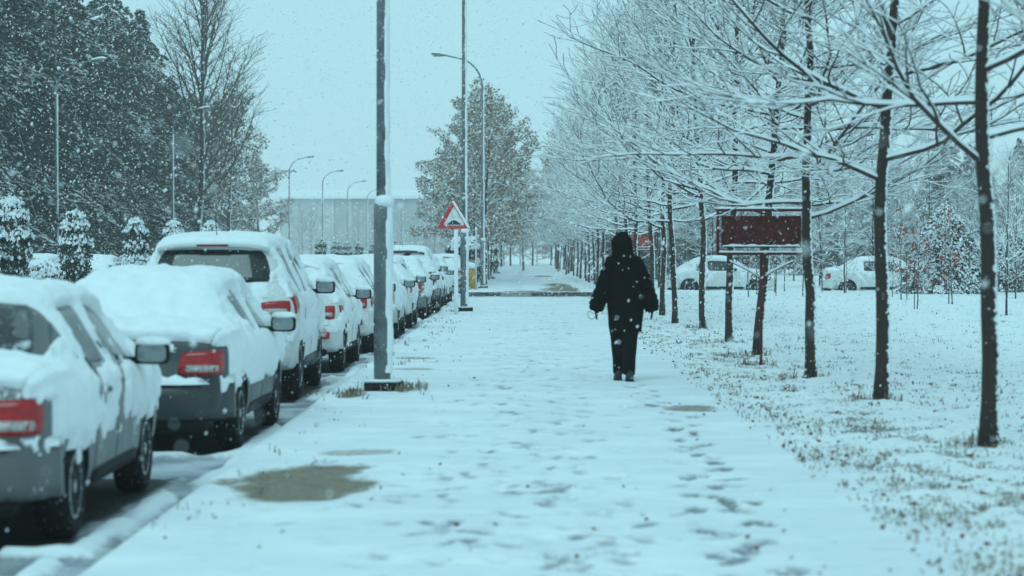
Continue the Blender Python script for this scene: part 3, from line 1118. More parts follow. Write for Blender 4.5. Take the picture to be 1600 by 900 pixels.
    if quarter:
        qz = sstep(.12, .30, G[..., 1]) * (1 - sstep(1.0, 1.5, G[..., 1])) * sstep(.50, .72, G[..., 2] + .5 * (n4 - .5))
        sd = np.maximum(sd, qz * sstep(.30, .42, n4 + quarter * .12))
    ts = (0.006 + 0.040 * n1) * sd
    t = np.maximum(t, ts * (1 - rear * rear_bare))
    # windows shed some of it
    for (ya, yb) in yc:
        k = sstep(ya, ya + .1, G[..., 1]) * (1 - sstep(yb - .1, yb, G[..., 1])) * (nrm[..., 2] < .6) * sstep(-.02, .06, G[..., 2] - np.interp(G[..., 1], [s[0] for s in st], [s[3] for s in st]))
        t = t * (1 - 0.95 * k * sstep(.28, .50, n1 + .12 * (1 - side)))
    if rear_clear:
        k = sstep(rw[0] - .02, rw[0] + .03, G[..., 1]) * (1 - sstep(rw[1] - .04, rw[1] + .01, G[..., 1])) * (np.abs(G[..., 0]) < zat(.3, 5) * .98 * width) * (nrm[..., 2] > -.2)
        k = k * sstep(0.18, 0.36, n1 + 0.6 * (G[..., 2] - z1) / max(.1, z2 - z1))
        t = t * (1 - k)
    # clear of the lights
    kx = (np.abs(G[..., 0]) > xa - .02) & (G[..., 1] < .30) & (G[..., 2] > za - .02) & (G[..., 2] < zb2 + .02)
    t = np.where(kx & (n1 < .62), 0, t)
    t = t * (0.6 + 0.8 * n2)
    base = np.where(t > .003, 0.004, -0.02)
    off = t + base
    Pn = G + nrm * off[..., None]
    Pn[..., 2] += t * 0.25
    F = grid_faces(*G.shape[:2])
    tf = t.ravel()
    keep = (tf[F] > .003).any(1)
    F = F[keep]
    used = np.unique(F)
    rem = np.zeros(G.shape[0] * G.shape[1], int); rem[used] = np.arange(len(used))
    me = arr_mesh("snow_cover", Pn.reshape(-1, 3)[used], rem[F])
    obj("snow_cover", me, root, [M['snow_soft']])
    # snow lying along the top of the bumper
    b = MB()
    rr = random.Random(seed)
    vsb = []
    pts2 = [(x, y) for (x, y) in pts]
    npf = 7
    for i in range(len(pts2) * 2 - 1):
        f = i / 2
        i0 = int(f); i1 = min(i0 + 1, len(pts2) - 1); fr = f - i0
        x = pts2[i0][0] * (1 - fr) + pts2[i1][0] * fr; y = pts2[i0][1] * (1 - fr) + pts2[i1][1] * fr
        h = (0.035 + 0.035 * rr.random()) * (snow_t / .05)
        for q in range(npf):
            a = math.pi * q / (npf - 1)
            vsb.append((x, y + .04 - .066 * math.cos(a), be - .015 + h * math.sin(a) * rr.uniform(.85, 1.1)))
    ni = len(pts2) * 2 - 1
    b.add(vsb, [(i * npf + j, i * npf + j + 1, (i + 1) * npf + j + 1, (i + 1) * npf + j) for i in range(ni - 1) for j in range(npf - 1)] + [tuple(range(npf)), tuple((ni - 1) * npf + j for j in range(npf))[::-1]])
    b.build("bumper_snow", M['snow_soft'], root)
    return root


RZ = ROAD_Z + 0.008
GRP = "cars parked along the footpath kerb"
spec = [
    ('sedan', 'silver', "blurred silver sedan nearest the camera, red tail light showing at the left edge", 2, .055, .44, True, 'glass'),
    ('sedan', 'dark', "dark grey sedan under thick snow, second from the camera", 2, .070, .58, False, 'glass'),
    ('suv', 'white', "tall white estate car with dark rear window and roof antenna, third in the kerb row", 2, .045, .40, True, 'glass_clear'),
    ('hatch', 'white', "white hatchback with rounded red tail light right behind the tall white car", 2, .055, .40, False, 'glass'),
    ('hatch', 'white', "white hatchback half hidden by the nearest lamp post", 1, .055, .42, False, 'glass'),
    ('sedan', 'pearl', "pale snowy sedan just right of the nearest lamp post", 1, .060, .45, False, 'glass'),
    ('hatch', 'white', "seventh parked car of the kerb row, pale and snowed over", 1, .055, .42, False, 'glass'),
    ('sedan', 'grey', "grey snowed over sedan left of the triangular sign post", 1, .060, .40, False, 'glass'),
    ('suv', 'black', "dark snowed over car close to the triangular sign", 1, .060, .45, False, 'glass'),
    ('hatch', 'grey', "third last car of the kerb row behind the sign post", 1, .055, .4, False, 'glass'),
    ('sedan', 'white', "last snowed over car before the driveway", 1, .060, .4, False, 'glass'),
    ('hatch', 'pearl', "snowed over car beyond the driveway, left of the yellow post", 0, .055, .5, False, 'glass'),
]
for i, ((cx, cyy, L, W), (kind, pc, lab, det, stt, sd, rc, gl)) in enumerate(zip(PARK, spec)):
    _c = make_car(kind, PAINT[pc], lab, (cx, cyy, RZ), R(random.Random(i).uniform(-.6, .6)), GRP, det, stt, sd, i + 1, rc, gl, 1.0, antenna=(kind == 'suv'), rear_bare=(.85 if i in (0, 1) else .7), quarter=(1 if i in (0, 1) else 0))
    if i in (0, 1, 2):
        _c.scale = (1, 1, (.955, .965, 1.03)[i])
# cars across the median and on the right-hand road
make_car('hatch', PAINT['white'], "white car seen between the clipped shrubs at the left edge", (-14.75, 69, RZ), 0, "cars beyond the median", 1, .06, .5, 31)
make_car('sedan', PAINT['pearl'], "pale car roof behind the second clipped shrub, left of the dark sedan", (-14.9, 79.5, RZ), 0, "cars beyond the median", 1, .07, .6, 32)
make_car('suv', PAINT['dark'], "distant dark car driving on the road beyond the low shrubs", (-15.2, 220, RZ), 0, "cars beyond the median", 0, .04, .2, 33, name="car")
make_car('beetle', PAINT['white'], "rounded white car standing behind the tree trunks left of the scrollwork sign", (5.75, 89.0, -0.17), R(-90), "cars on the road beyond the lawn", 1, .05, .12, 34, False, 'glass_clear')
make_car('sedan', PAINT['white'], "long snow covered white car behind the saplings on the right", (11.6, 88.0, -0.17), R(-90), "cars on the road beyond the lawn", 1, .06, .22, 35, False, 'glass_clear')
make_car('hatch', PAINT['grey'], "snow covered grey car at the right edge of the picture", (18.6, 92.0, -0.17), R(-90), "cars on the road beyond the lawn", 1, .06, .6, 36)
#PART3
# ------------------------------------------------------------------ street lamps and signs
def lamp_post(label, x, y, direc, near, group):
    root = thing("street_lamp", label, "street lamp", (x, y, 0), 0, group)
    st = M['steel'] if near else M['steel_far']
    b = MB(); b.box((0.02, 0, 0.055), (0.40, 0.40, 0.10), 0, .008); base = b.build("base_plate", M['black'] if near else M['kerb_dark'], root)
    b = MB(); b.box((0.0, 0, 0.118), (0.41, 0.41, 0.03), 0, .012); b.build("snow", M['snow'], base)
    b = MB(); b.lathe([(.088, .08), (.088, 1.93), (.082, 1.98), (.060, 2.02)], 20); b.build("lower_pole", st, root)
    pts = [(0, 0, 2.0), (0, 0, 5.0), (0, 0, 8.2)]
    rad = [.060, .054, .046]
    for k in range(1, 10):
        a = k / 9 * R(80)
        pts.append((direc * 1.15 * (1 - math.cos(a)), 0, 8.2 + 1.25 * math.sin(a)))
        rad.append(.046 - .014 * k / 9)
    e = pts[-1]
    pts.append((e[0] + direc * .55, 0, e[2] + .12)); rad.append(.03)
    b = MB(); b.tube(pts, rad, 12); b.build("upper_pole", st, root)
    hx, hz = pts[-1][0], pts[-1][2]
    # lamp head: a flattened tapering shell
    b = MB()
    prof = [(0, .035, .03), (.10, .075, .05), (.30, .12, .075), (.50, .12, .07), (.62, .07, .04), (.66, .02, .015)]
    n = 12
    vs = []
    for (d, w, h) in prof:
        for j in range(n):
            a = 2 * math.pi * j / n
            vs.append((hx + direc * (d - .04), w * math.cos(a), hz + .12 * d + h * math.sin(a)))
    fs = [(i * n + j, i * n + (j + 1) % n, (i + 1) * n + (j + 1) % n, (i + 1) * n + j) for i in range(len(prof) - 1) for j in range(n)]
    fs += [tuple(range(n))[::-1], tuple((len(prof) - 1) * n + j for j in range(n))]
    b.add(vs, fs)
    head = b.build("lamp_head", st, root)
    b = MB(); b.box((hx + direc * .36, 0, hz - .02), (.34, .16, .05), 0, .02); b.build("lens", M['lamp_glass'], head)
    b = MB()
    vs = []
    for (d, w, h) in prof:
        for j in range(7):
            a = math.pi * j / 6
            vs.append((hx + direc * (d - .04), w * 1.0 * math.cos(a), hz + .12 * d + h * .6 + (.025 + h * .75) * math.sin(a)))
    fs = [(i * 7 + j, i * 7 + j + 1, (i + 1) * 7 + j + 1, (i + 1) * 7 + j) for i in range(len(prof) - 1) for j in range(6)]
    b.add(vs, fs); b.build("snow_cap", M['snow'], head)
    # wind-driven snow plastered along the right-hand side of the pole
    zs = np.arange(0.2, 8.2, 0.035 if near else 0.15)
    na = 9
    A = np.linspace(-1.05, 1.25, na)
    Z, AA = np.meshgrid(zs, A, indexing='ij')
    rr = np.where(Z < 1.97, .088, .060 - (Z - 2) * .0022)
    n1 = fbm(Z * 6 + x * 7, AA * 3.0 + 50, oct=3, seed=int(abs(y)) + 7)
    n3 = vnoise(Z * 14, AA * 5.0 + 20, seed=3)
    cover = np.cos(AA * 1.15 - .12) - .52 + .75 * (n1 - .5)
    th = np.where(cover > 0, np.clip(cover, 0, .5) * (.045 + .03 * n3) + .002, -.012)
    P = np.stack([(rr + th) * np.cos(AA), (rr + th) * np.sin(AA) * -1.0, Z], -1)
    F = grid_faces(len(zs), na)
    obj("snow_crust", arr_mesh("snow_crust", P.reshape(-1, 3), F), root, [M['snow']])
    b = MB(); b.lathe([(.060, 1.95), (.10, 1.97), (.105, 2.02), (.085, 2.07), (.050, 2.085)], 14, 'Z', (.028, 0, 0)); b.build("snow_collar", M['snow'], root)
    return root


G1 = "street lamps along the footpath"
lamp_post("nearest grey lamp post, thick and plastered with snow, beside the kerb", -1.457, 24.4, -1, True, G1)
lamp_post("second lamp post from the camera, just right of the triangular sign", -1.39, 57.5, -1, True, G1)
lamp_post("third lamp post of the footpath row, its curved arm reaching left over the cars", -1.52, 94.5, -1, False, G1)
lamp_post("fourth lamp post of the footpath row, smaller curved arm before the brown trees", -1.6, 129.0, -1, False, G1)
lamp_post("fifth footpath lamp post, almost lost among the brown trees", -1.6, 162.0, -1, False, G1)
G2 = "street lamps across the street"
for lab, yy in (("leftmost lamp post across the street, in front of the conifers", 97.0), ("lamp post across the street standing before the tall bare tree", 129.5),
                ("thin lamp post across the street just right of the leafy brown tree", 195.0), ("thin lamp post before the left half of the grey factory", 228.0),
                ("thin lamp post before the middle of the grey factory", 261.0), ("farthest faint lamp post beside the nearest pole", 294.0)):
    lamp_post(lab, -19.5, yy, 1, False, G2)

# --- triangular warning sign
t = thing("warning_sign", "triangular red bordered uneven road sign on a white snow covered post", "road sign", (-1.517, 54.6, 0), R(3))
b = MB(); b.lathe([(.034, -.05), (.034, 2.62), (.0, 2.63)], 14); post = b.build("post", M['sign_white'], t)
b = MB(); b.lathe([(.046, .05), (.050, .6), (.046, 1.2), (.052, 1.7), (.044, 2.02)], 12, 'Z', (.012, -.012, 0)); b.build("snow_crust", M['snow'], post)


def tri(cx, cz, s, y0, y1, rnd=.04):
    """rounded triangle prism, point up, side s"""
    hgt = s * math.sqrt(3) / 2
    cs = [Vector((cx - s / 2, cz - hgt / 3)), Vector((cx + s / 2, cz - hgt / 3)), Vector((cx, cz + hgt * 2 / 3))]
    ctr = Vector((cx, cz))
    pts = []
    for k in range(3):
        p = cs[k]; inw = (ctr - p).normalized()
        o = p + inw * rnd * 2
        a0 = math.atan2(-inw.y, -inw.x)
        for j in range(5):
            a = a0 - R(60) + R(120) * j / 4
            pts.append((o.x + math.cos(a) * rnd, o.y + math.sin(a) * rnd))
    n = len(pts)
    vs = [(p[0], y0, p[1]) for p in pts] + [(p[0], y1, p[1]) for p in pts]
    fs = [tuple(range(n)), tuple(range(n, 2 * n))[::-1]] + [(i, i + n, (i + 1) % n + n, (i + 1) % n) for i in range(n)]
    return vs, fs


cz = 2.28
b = MB(); b.add(*tri(-.04, cz, .82, -.052, -.042)); plate = b.build("sign_plate", M['sign_red'], t, False)
b = MB(); b.add(*tri(-.04, cz - .012, .52, -.056, -.050, .025)); b.build("sign_face", M['sign_white'], plate, False)
b = MB()   # the hump symbol
n = 14
vs = []
for i in range(n + 1):
    u = -1 + 2 * i / n
    vs.append((-.04 + u * .15, -.060, cz - .125 + .085 * math.cos(u * math.pi / 2) ** 1.2))
vs += [(-.04 + .15, -.060, cz - .145), (-.04 - .15, -.060, cz - .145)]
k = len(vs)
vs2 = vs + [(p[0], -.055, p[2]) for p in vs]
b.add(vs2, [tuple(range(k))[::-1], tuple(range(k, 2 * k))] + [(i, (i + 1) % k, (i + 1) % k + k, i + k) for i in range(k)])
b.build("hump_symbol", M['sign_black'], plate, False)
b = MB()   # snow driven on to the right-hand border
rr = random.Random(3)
hgt = .82 * math.sqrt(3) / 2
pa, pb = Vector((-.04, cz + hgt * 2 / 3 - .045)), Vector((-.04 + .41 - .02, cz - hgt / 3 + .02))
pts, rad = [], []
for i in range(15):
    u = i / 14
    p = pa.lerp(pb, u)
    pts.append((p.x - .028, -.058, p.y - .015)); rad.append(.034 * rr.uniform(.8, 1.15))
b.tube(pts, rad, 8); b.build("snow_rim", M['snow'], plate)

# --- wrought-iron board sign
def scroll(b, cx, cz, r, turns, a0, y=0, rad=.008, flip=1):
    pts = []
    n = int(turns * 18)
    for i in range(n + 1):
        u = i / n
        a = a0 + flip * u * turns * 2 * math.pi
        q = r * (1 - .82 * u)
        pts.append((cx + q * math.cos(a), y, cz + q * math.sin(a)))
    b.tube(pts, [rad] * len(pts), 6)


def board_sign(label, x, y, W, H, zb, board_mat, rot, name="board_sign"):
    t = thing(name, label, "sign", (x, y, 0), rot)
    b = MB(); b.lathe([(.022, -.05), (.022, .06), (.020, .08), (.020, zb + .02)], 12)
    b.lathe([(.03, .02), (.034, .05), (.03, .08)], 12); b.lathe([(.028, zb * .52), (.034, zb * .52 + .03), (.028, zb * .52 + .06)], 12)
    b.build("post", M['iron'], t)
    fr = MB()
    for (c, s) in (((0, 0, zb), (W, .045, .038)), ((0, 0, zb + H), (W, .045, .038)), ((-W / 2 + .019, 0, zb + H / 2), (.038, .043, H - .03)), ((W / 2 - .019, 0, zb + H / 2), (.038, .043, H - .03))):
        fr.box(c, s, 0, .004)
    for (dx_, dz_) in ((-.5, 0), (.5, 0), (0, -.5), (0, .5)):
        if dx_:
            fr.box((dx_ * (W - .10), 0, zb + H / 2), (.07, .02, .02))
        else:
            fr.box((0, 0, zb + H / 2 + dz_ * (H - .10)), (.02, .02, .07))
    fo = fr.build("frame", M['iron'], t, False)
    b = MB(); b.box((0, .0, zb + H / 2), (W - .15, .022, H - .15), 0, .004); bo = b.build("board", board_mat, t, False)
    b = MB()
    for (c, s) in (((0, -.012, zb + .085), (W - .13, .03, .022)), ((0, -.012, zb + H - .085), (W - .13, .03, .022)), ((-W / 2 + .075, -.012, zb + H / 2), (.022, .03, H - .19)), ((W / 2 - .075, -.012, zb + H / 2), (.022, .03, H - .19))):
        b.box(c, s, 0, .003)
    b.build("board_rim", M['iron'], bo, False)
    b = MB()
    for s_ in (-1, 1):
        scroll(b, s_ * .20, zb - .085, .062, 1.5, R(90), 0, .008, s_)
        scroll(b, s_ * .34, zb - .080, .052, 1.5, R(90), 0, .007, -s_)
        scroll(b, s_ * .08, zb - .30, .055, 1.5, R(180 if s_ > 0 else 0), 0, .008, -s_)
        scroll(b, s_ * .07, zb - .07, .045, 1.3, R(90), 0, .007, s_)
        b.tube([(s_ * .40, 0, zb - .10), (s_ * .25, 0, zb - .17), (s_ * .12, 0, zb - .24), (s_ * .02, 0, zb - .32)], [.008] * 4, 6)
    b.build("scrollwork", M['iron'], t)
    # snow on the rails
    rr = random.Random(int(y))
    for (za, wd, nm) in ((zb + H + .018, W, fo), (zb + .018, W - .06, fo), (zb + .095, W - .16, bo)):
        b = MB()
        n = 30; vs = []
        for i in range(n + 1):
            xx = -wd / 2 + wd * i / n
            h = (.030 if za > zb + .2 else .026) * rr.uniform(.6, 1.25) * (0.5 if i in (0, n) else 1)
            for q in range(6):
                a = math.pi * q / 5
                vs.append((xx, -.004 - .026 * math.cos(a) - (.02 if nm is bo else 0), za - .003 + h * math.sin(a)))
        b.add(vs, [(i * 6 + q, i * 6 + q + 1, (i + 1) * 6 + q + 1, (i + 1) * 6 + q) for i in range(n) for q in range(5)] + [tuple(range(6)), tuple(n * 6 + q for q in range(6))[::-1]])
        b.build("snow", M['snow'], nm)
    b = MB()
    for s_ in (-1, 1):
        pts = [(s_ * .40, -.003, zb - .083), (s_ * .25, -.003, zb - .153), (s_ * .12, -.003, zb - .223), (s_ * .05, -.003, zb - .28)]
        b.tube(pts, [.012, .014, .013, .008], 6)
        for (xx, zz, r_) in ((s_ * .20, zb - .02, .03), (s_ * .34, zb - .024, .024), (s_ * .08, zb - .24, .026)):
            b.tube([(xx - r_, -.003, zz - .012), (xx, -.003, zz), (xx + r_, -.003, zz - .012)], [.006, .011, .006], 6)
    b.build("scroll_snow", M['snow'], t)
    return t


board_sign("dark red iron board sign with scrollwork on a thin post among the trees", 3.05, 29.1, 1.13, .55, 1.46, M['board'], R(-4))
board_sign("bright red board sign behind the walking person", 3.75, 72.0, 1.15, .56, 1.55, M['board_red'], R(0))

# --- small street furniture down the path
t = thing("utility_post", "squat yellow utility post with a cap of snow beyond the driveway", "utility post", (-1.95, 93.0, 0))
b = MB(); b.box((0, 0, .42), (.30, .24, .84), 0, .02); bd = b.build("cabinet", M['yellow'], t, False)
b = MB(); b.box((0, -.125, .45), (.22, .02, .60), 0, .006); b.build("door", M['yellow'], bd, False)
b = MB(); b.box((0, 0, -.02), (.36, .30, .12), 0, .01); b.build("plinth", M['concrete'], t, False)
b = MB(); b.lathe([(.21, .83), (.24, .90), (.22, .99), (.13, 1.06), (.02, 1.08)], 14); b.build("snow_cap", M['snow'], t)
t = thing("marker_post", "slim pale post standing by the third lamp post", "post", (-1.72, 91.0, 0))
b = MB(); b.lathe([(.035, -.03), (.035, 2.35), (.02, 2.38)], 10); b.build("pole", M['sign_white'], t)
b = MB(); b.lathe([(.05, 2.34), (.06, 2.40), (.04, 2.47), (.01, 2.49)], 10); b.build("snow_cap", M['snow'], t)
b = MB(); b.box((0, 0, .02), (.16, .16, .05), 0, .01); b.build("foot", M['concrete'], t, False)
t = thing("bollard", "short dark bollard standing in the middle of the far footpath", "bollard", (.30, 186.0, 0))
b = MB(); b.lathe([(.09, -.02), (.09, .75), (.07, .80)], 10); b.build("shaft", M['kerb_dark'], t)
b = MB(); b.lathe([(.075, .79), (.10, .82), (.07, .89), (.01, .91)], 10); b.build("snow_cap", M['snow'], t)

# ------------------------------------------------------------------ factory far behind
t = thing("factory_building", "long grey factory with a snowy roof fading into the falling snow", "building", (0, 0, 0))
FX0, FX1, FY, FH = -39.5, -10.5, 380.0, 10.6
bays = 10
for i in range(bays):
    xa = FX0 + (FX1 - FX0) * i / bays; xb = FX0 + (FX1 - FX0) * (i + 1) / bays
    b = MB(); b.box(((xa + xb) / 2, FY + 6, FH / 2 - .2), (xb - xa - .06, 12, FH)); p = b.build("wall_panel", M['wall_far2'] if i < 3 else M['wall_far'], t, False)
    b = MB(); b.box((xb, FY - .12, FH / 2 - .2), (.35, .22, FH)); b.build("pilaster", M['wall_far2'], t, False)
    for zz in (3.2, 7.0):
        b = MB(); b.box(((xa + xb) / 2, FY - .04, zz), (1.7, .07, 1.1)); w = b.build("window", M['win_far'], p, False)
b = MB()
b.add([(FX0 - .6, FY - .8, FH - .2), (FX1 + .6, FY - .8, FH - .2), (FX1 + .6, FY - .8, FH + .3), (FX0 - .6, FY - .8, FH + .3), (FX0 + 1, FY + 9, FH + 1.5), (FX1 - 1, FY + 9, FH + 1.5), (FX0 - .6, FY + 13, FH - .2), (FX1 + .6, FY + 13, FH - .2)],
      [(0, 1, 2, 3), (3, 2, 5, 4), (4, 5, 7, 6), (0, 3, 4, 6), (1, 7, 5, 2), (0, 6, 7, 1)])
b.build("roof", M['snow'], t, False)
#PART4
# ------------------------------------------------------------------ trees
def unit(v):
    l = math.sqrt(v[0] * v[0] + v[1] * v[1] + v[2] * v[2]) or 1.0
    return (v[0] / l, v[1] / l, v[2] / l)


def deciduous(seed, H=7.6, base_r=.068, crown0=2.0, limbs=24, limb_len=2.9, elev=(28, 62), spacing=(.22, .15), sub=(.40, .36), rmin=.0032, snow=True, trop=.05, top_taper=.75, lean=.012, jit=1.0):
    """returns (trunk MB, crown MB, snow MB, twig tips)"""
    rg = random.Random(seed)
    trunk, crown, sn, tips = MB(), MB(), MB(), []

    def snow_on(pts, rad):
        if not snow:
            return
        run = []
        k = len(pts)
        for i in range(k):
            a = pts[i - 1] if i else pts[i]
            c = pts[i + 1] if i < k - 1 else pts[i]
            d = unit((c[0] - a[0], c[1] - a[1], c[2] - a[2]))
            hf = math.sqrt(max(0, 1 - d[2] * d[2]))
            r = rad[i]
            h = min(.028, (.0066 + .85 * r) * (rmin / .0032) ** .8) * max(0, hf - .25) / .75 * rg.uniform(.55, 1.25)
            u = (-d[0] * d[2] / max(hf, .05), -d[1] * d[2] / max(hf, .05), hf)
            w = (-d[1] / max(hf, .05), d[0] / max(hf, .05), 0)
            run.append((pts[i], u, w, r, h))
        b = len(sn.v)
        for (p, u, w, r, h) in run:
            hwid = max(r * 1.0, rmin * 1.35) if h > .002 else r * .3
            lo = r * .25 if h > .002 else 0
            for (s_, q) in ((-1, lo), (-.75, lo + h * .75 + r * .5), (0, r + h), (.75, lo + h * .75 + r * .5), (1, lo)):
                sn.v.append((p[0] + w[0] * hwid * s_ + u[0] * q, p[1] + w[1] * hwid * s_ + u[1] * q, p[2] + w[2] * hwid * s_ + u[2] * q))
        for i in range(len(run) - 1):
            for j in range(4):
                q = b + i * 5 + j
                sn.f.append((q, q + 1, q + 6, q + 5)); sn.m.append(0)

    def branch(p, d, L, r0, level):
        seg = (.24, .16, .12)[min(level, 2)] * (H / 7.6)
        n = max(2, int(L / seg))
        pts, rad = [p], [r0]
        j = (.12, .16, .20)[min(level, 2)] * jit
        for i in range(n):
            d = unit((d[0] + rg.gauss(0, j), d[1] + rg.gauss(0, j), d[2] + rg.gauss(0, j * .8) + (trop if level < 2 else .02)))
            p = (p[0] + d[0] * L / n, p[1] + d[1] * L / n, p[2] + d[2] * L / n)
            pts.append(p)
            rad.append(max(rmin, r0 * (1 - .78 * (i + 1) / n)))
        crown.tube(pts, rad, 6 if r0 > .02 * (H / 7.6) else (4 if level < 2 else 3), level == 0)
        snow_on(pts, rad)
        if level == 2 or L < .18 * (H / 7.6):
            tips.append((pts[-1], d))
            return
        sp = spacing[level] * (H / 7.6)
        m = int(L / sp)
        side = rg.choice((-1, 1))
        for q in range(m):
            t = (q + .6 + rg.uniform(-.3, .3)) / m
            if t < .14:
                continue
            f = t * n
            i0 = min(int(f), n - 1); fr = f - i0
            a, b_ = pts[i0], pts[i0 + 1]
            bp = (a[0] + (b_[0] - a[0]) * fr, a[1] + (b_[1] - a[1]) * fr, a[2] + (b_[2] - a[2]) * fr)
            dd = unit((b_[0] - a[0], b_[1] - a[1], b_[2] - a[2]))
            side = -side
            hh = math.sqrt(dd[0] ** 2 + dd[1] ** 2) or .1
            lat = (-dd[1] / hh * side, dd[0] / hh * side, 0)
            ang = R(rg.uniform(32, 58))
            up = rg.uniform(-.25, .45)
            nd = unit((dd[0] * math.cos(ang) + lat[0] * math.sin(ang), dd[1] * math.cos(ang) + lat[1] * math.sin(ang), dd[2] * math.cos(ang) + up * math.sin(ang)))
            ln = sub[level] * L * (1 - .55 * t) * rg.uniform(.65, 1.3) if level == 0 else sub[level] * rg.uniform(.5, 1.25) * (H / 7.6)
            rr = max(rmin, rad[i0] * .55)
            branch(bp, nd, ln, rr, level + 1)
        branch(pts[-1], d, (.30 if level == 0 else .2) * (H / 7.6), rad[-1], 2)

    # trunk
    n = 22
    pts, rad = [], []
    x = y = 0.0
    lx_, ly_ = rg.gauss(0, lean), rg.gauss(0, lean)
    for i in range(n + 1):
        z = H * i / n
        pts.append((x, y, z - .06 if i == 0 else z))
        flare = 1.28 if i == 0 else 1.0
        rad.append(max(rmin * 1.5, base_r * flare * (1 - top_taper * (z / H) ** 1.1)))
        x += lx_ * H / n + rg.gauss(0, .018 * H / 7.6); y += ly_ * H / n + rg.gauss(0, .018 * H / 7.6)
    trunk.tube(pts, rad, 12)
    az = rg.uniform(0, 6.28)
    for q in range(limbs):
        t = (q + rg.uniform(-.3, .3)) / limbs
        z = crown0 + (H * .97 - crown0) * max(0, t) ** .9
        f = z / H * n
        i0 = min(int(f), n - 1); fr = f - i0
        bp = tuple(pts[i0][k] + (pts[i0 + 1][k] - pts[i0][k]) * fr for k in range(3))
        az += 2.399 + rg.gauss(0, .3)
        el = R(elev[0] + (elev[1] - elev[0]) * t + rg.gauss(0, 7))
        d = (math.cos(az) * math.cos(el), math.sin(az) * math.cos(el), math.sin(el))
        L = limb_len * (1 - .62 * t) * rg.uniform(.75, 1.15) * (.75 if q < 1 else 1)
        branch(bp, d, L, max(rmin, rad[i0] * (.46 if t < .5 else .55)), 0)
    branch(pts[-1], (0, 0, 1), .8 * H / 7.6, rad[-1], 0)
    return trunk, crown, sn, tips


def leaves_on(tips, count, size, rg, spread=.35, snow_p=.3):
    lf, sf = MB(), MB()
    for _ in range(count):
        (p, d) = rg.choice(tips)
        q = (p[0] - d[0] * rg.random() * spread + rg.gauss(0, .06), p[1] - d[1] * rg.random() * spread + rg.gauss(0, .06), p[2] - d[2] * rg.random() * spread + rg.gauss(0, .05) - size * .3)
        s = size * rg.uniform(.6, 1.3)
        a = Vector((rg.gauss(0, 1), rg.gauss(0, 1), rg.gauss(0, .8))).normalized()
        c = a.cross(Vector((rg.gauss(0, 1), rg.gauss(0, 1), rg.gauss(0, 1)))).normalized()
        n_ = a.cross(c)
        P = Vector(q)
        v0, v1, v2, v3 = P - a * s * .6, P + c * s * .42 + n_ * s * .12, P + a * s * .6, P - c * s * .42 + n_ * s * .12
        (sf if rg.random() < snow_p else lf).add([tuple(v0), tuple(v1), tuple(v2), tuple(v3)], [(0, 1, 2, 3)])
    return lf, sf


def tree_root(name, label, cat, parts, loc, rz, group, scale=1.0, tilt=(0, 0)):
    root = thing(name, label, cat, loc, rz, group)
    root.scale = (scale,) * 3
    root.rotation_euler = (tilt[0], tilt[1], rz)
    for nm, b, mats in parts:
        if isinstance(b, MB):
            b = b.mesh(nm, nm not in ('leaves', 'foliage', 'foliage_snow', 'leaf_snow'))
            b.materials.append(mats)
        po = obj(nm, b, root)
        if nm in ('leaves', 'foliage', 'foliage_snow', 'leaf_snow'):
            po["kind"] = 'stuff'          # needles and leaves too small to pick apart
    return root


def place(proto_used, proto, loc, rz, label, scale=1.0, tilt=(0, 0), group=None):
    o = proto if not proto_used.get(proto.name) else copy_tree(proto)
    proto_used[proto.name] = True
    o.location = loc
    o.scale = (scale,) * 3
    o.rotation_euler = (tilt[0], tilt[1], rz)
    o["label"] = label
    if group:
        o["group"] = group
    return o


USED = {}
# --- bare street trees along the right-hand side of the path
protos = []
for k in range(4):
    tr, cr, sn, tips = deciduous(200 + k * 13, limb_len=3.1 + .12 * k, limbs=(27, 38, 29, 38)[k], elev=((18, 60), (-4, 58), (12, 62), (-2, 56))[k], crown0=(2.1, 1.95, 2.05, 1.9)[k], spacing=(.17, .115), sub=(.44, .38), trop=.06)
    protos.append(tree_root("street_tree", "x", "tree", [("trunk", tr, M['bark']), ("crown", cr, M['twig']), ("snow_cover", sn, M['snow'])], (0, 0, 0), 0, "bare street trees right of the footpath"))
row = [
    (3.55, 11.6, 0, 3.9, 1.00, (0, 0), "bare tree out of frame at right whose snowy branches hang into the top right corner"),
    (3.48, 17.1, 0, 2.1, 1.00, (0, R(-1)), "rightmost tree trunk in view, close and blurred, snow on its right side"),
    (3.50, 22.3, 2, 4.0, 1.05, (0, R(-.9)), "second tree trunk from the right with a forked snowy crown"),
    (3.32, 26.2, 3, 1.0, .97, (0, R(-1.2)), "third tree trunk from the right, just right of the iron board sign"),
    (3.32, 32.1, 1, 3.3, 1.02, (0, R(-4)), "leaning tree trunk just behind the post of the iron board sign"),
    (3.33, 36.5, 0, 5.2, 1.00, (0, 0), "tree trunk seen below the left half of the iron board sign"),
    (3.44, 43.0, 2, .2, 1.00, (0, R(-1)), "slender tree trunk left of the iron board sign, in front of the rounded white car"),
    (3.20, 47.3, 3, 2.6, 1.00, (0, R(-2)), "thin trunk right beside the walking person"),
    (3.28, 52.9, 1, 4.6, 1.03, (0, 0), "thin snowy trunk a step behind the one beside the person"),
]
for (x, y, k, rz, s, tl, lab) in row:
    place(USED, protos[k], (x, y, .02), rz, lab, s, tl)
rg = random.Random(77)
yy = 58.0
i = 0
while yy < 75:
    place(USED, protos[i % 4], (3.3 + rg.gauss(0, .1), yy, .02), rg.uniform(0, 6.28), "bare snowy tree of the dense row hidden mostly behind the walking person", rg.uniform(.92, 1.05), (0, 0), "middle trees of the right-hand row")
    yy += 5.3; i += 1
yy = 87.0
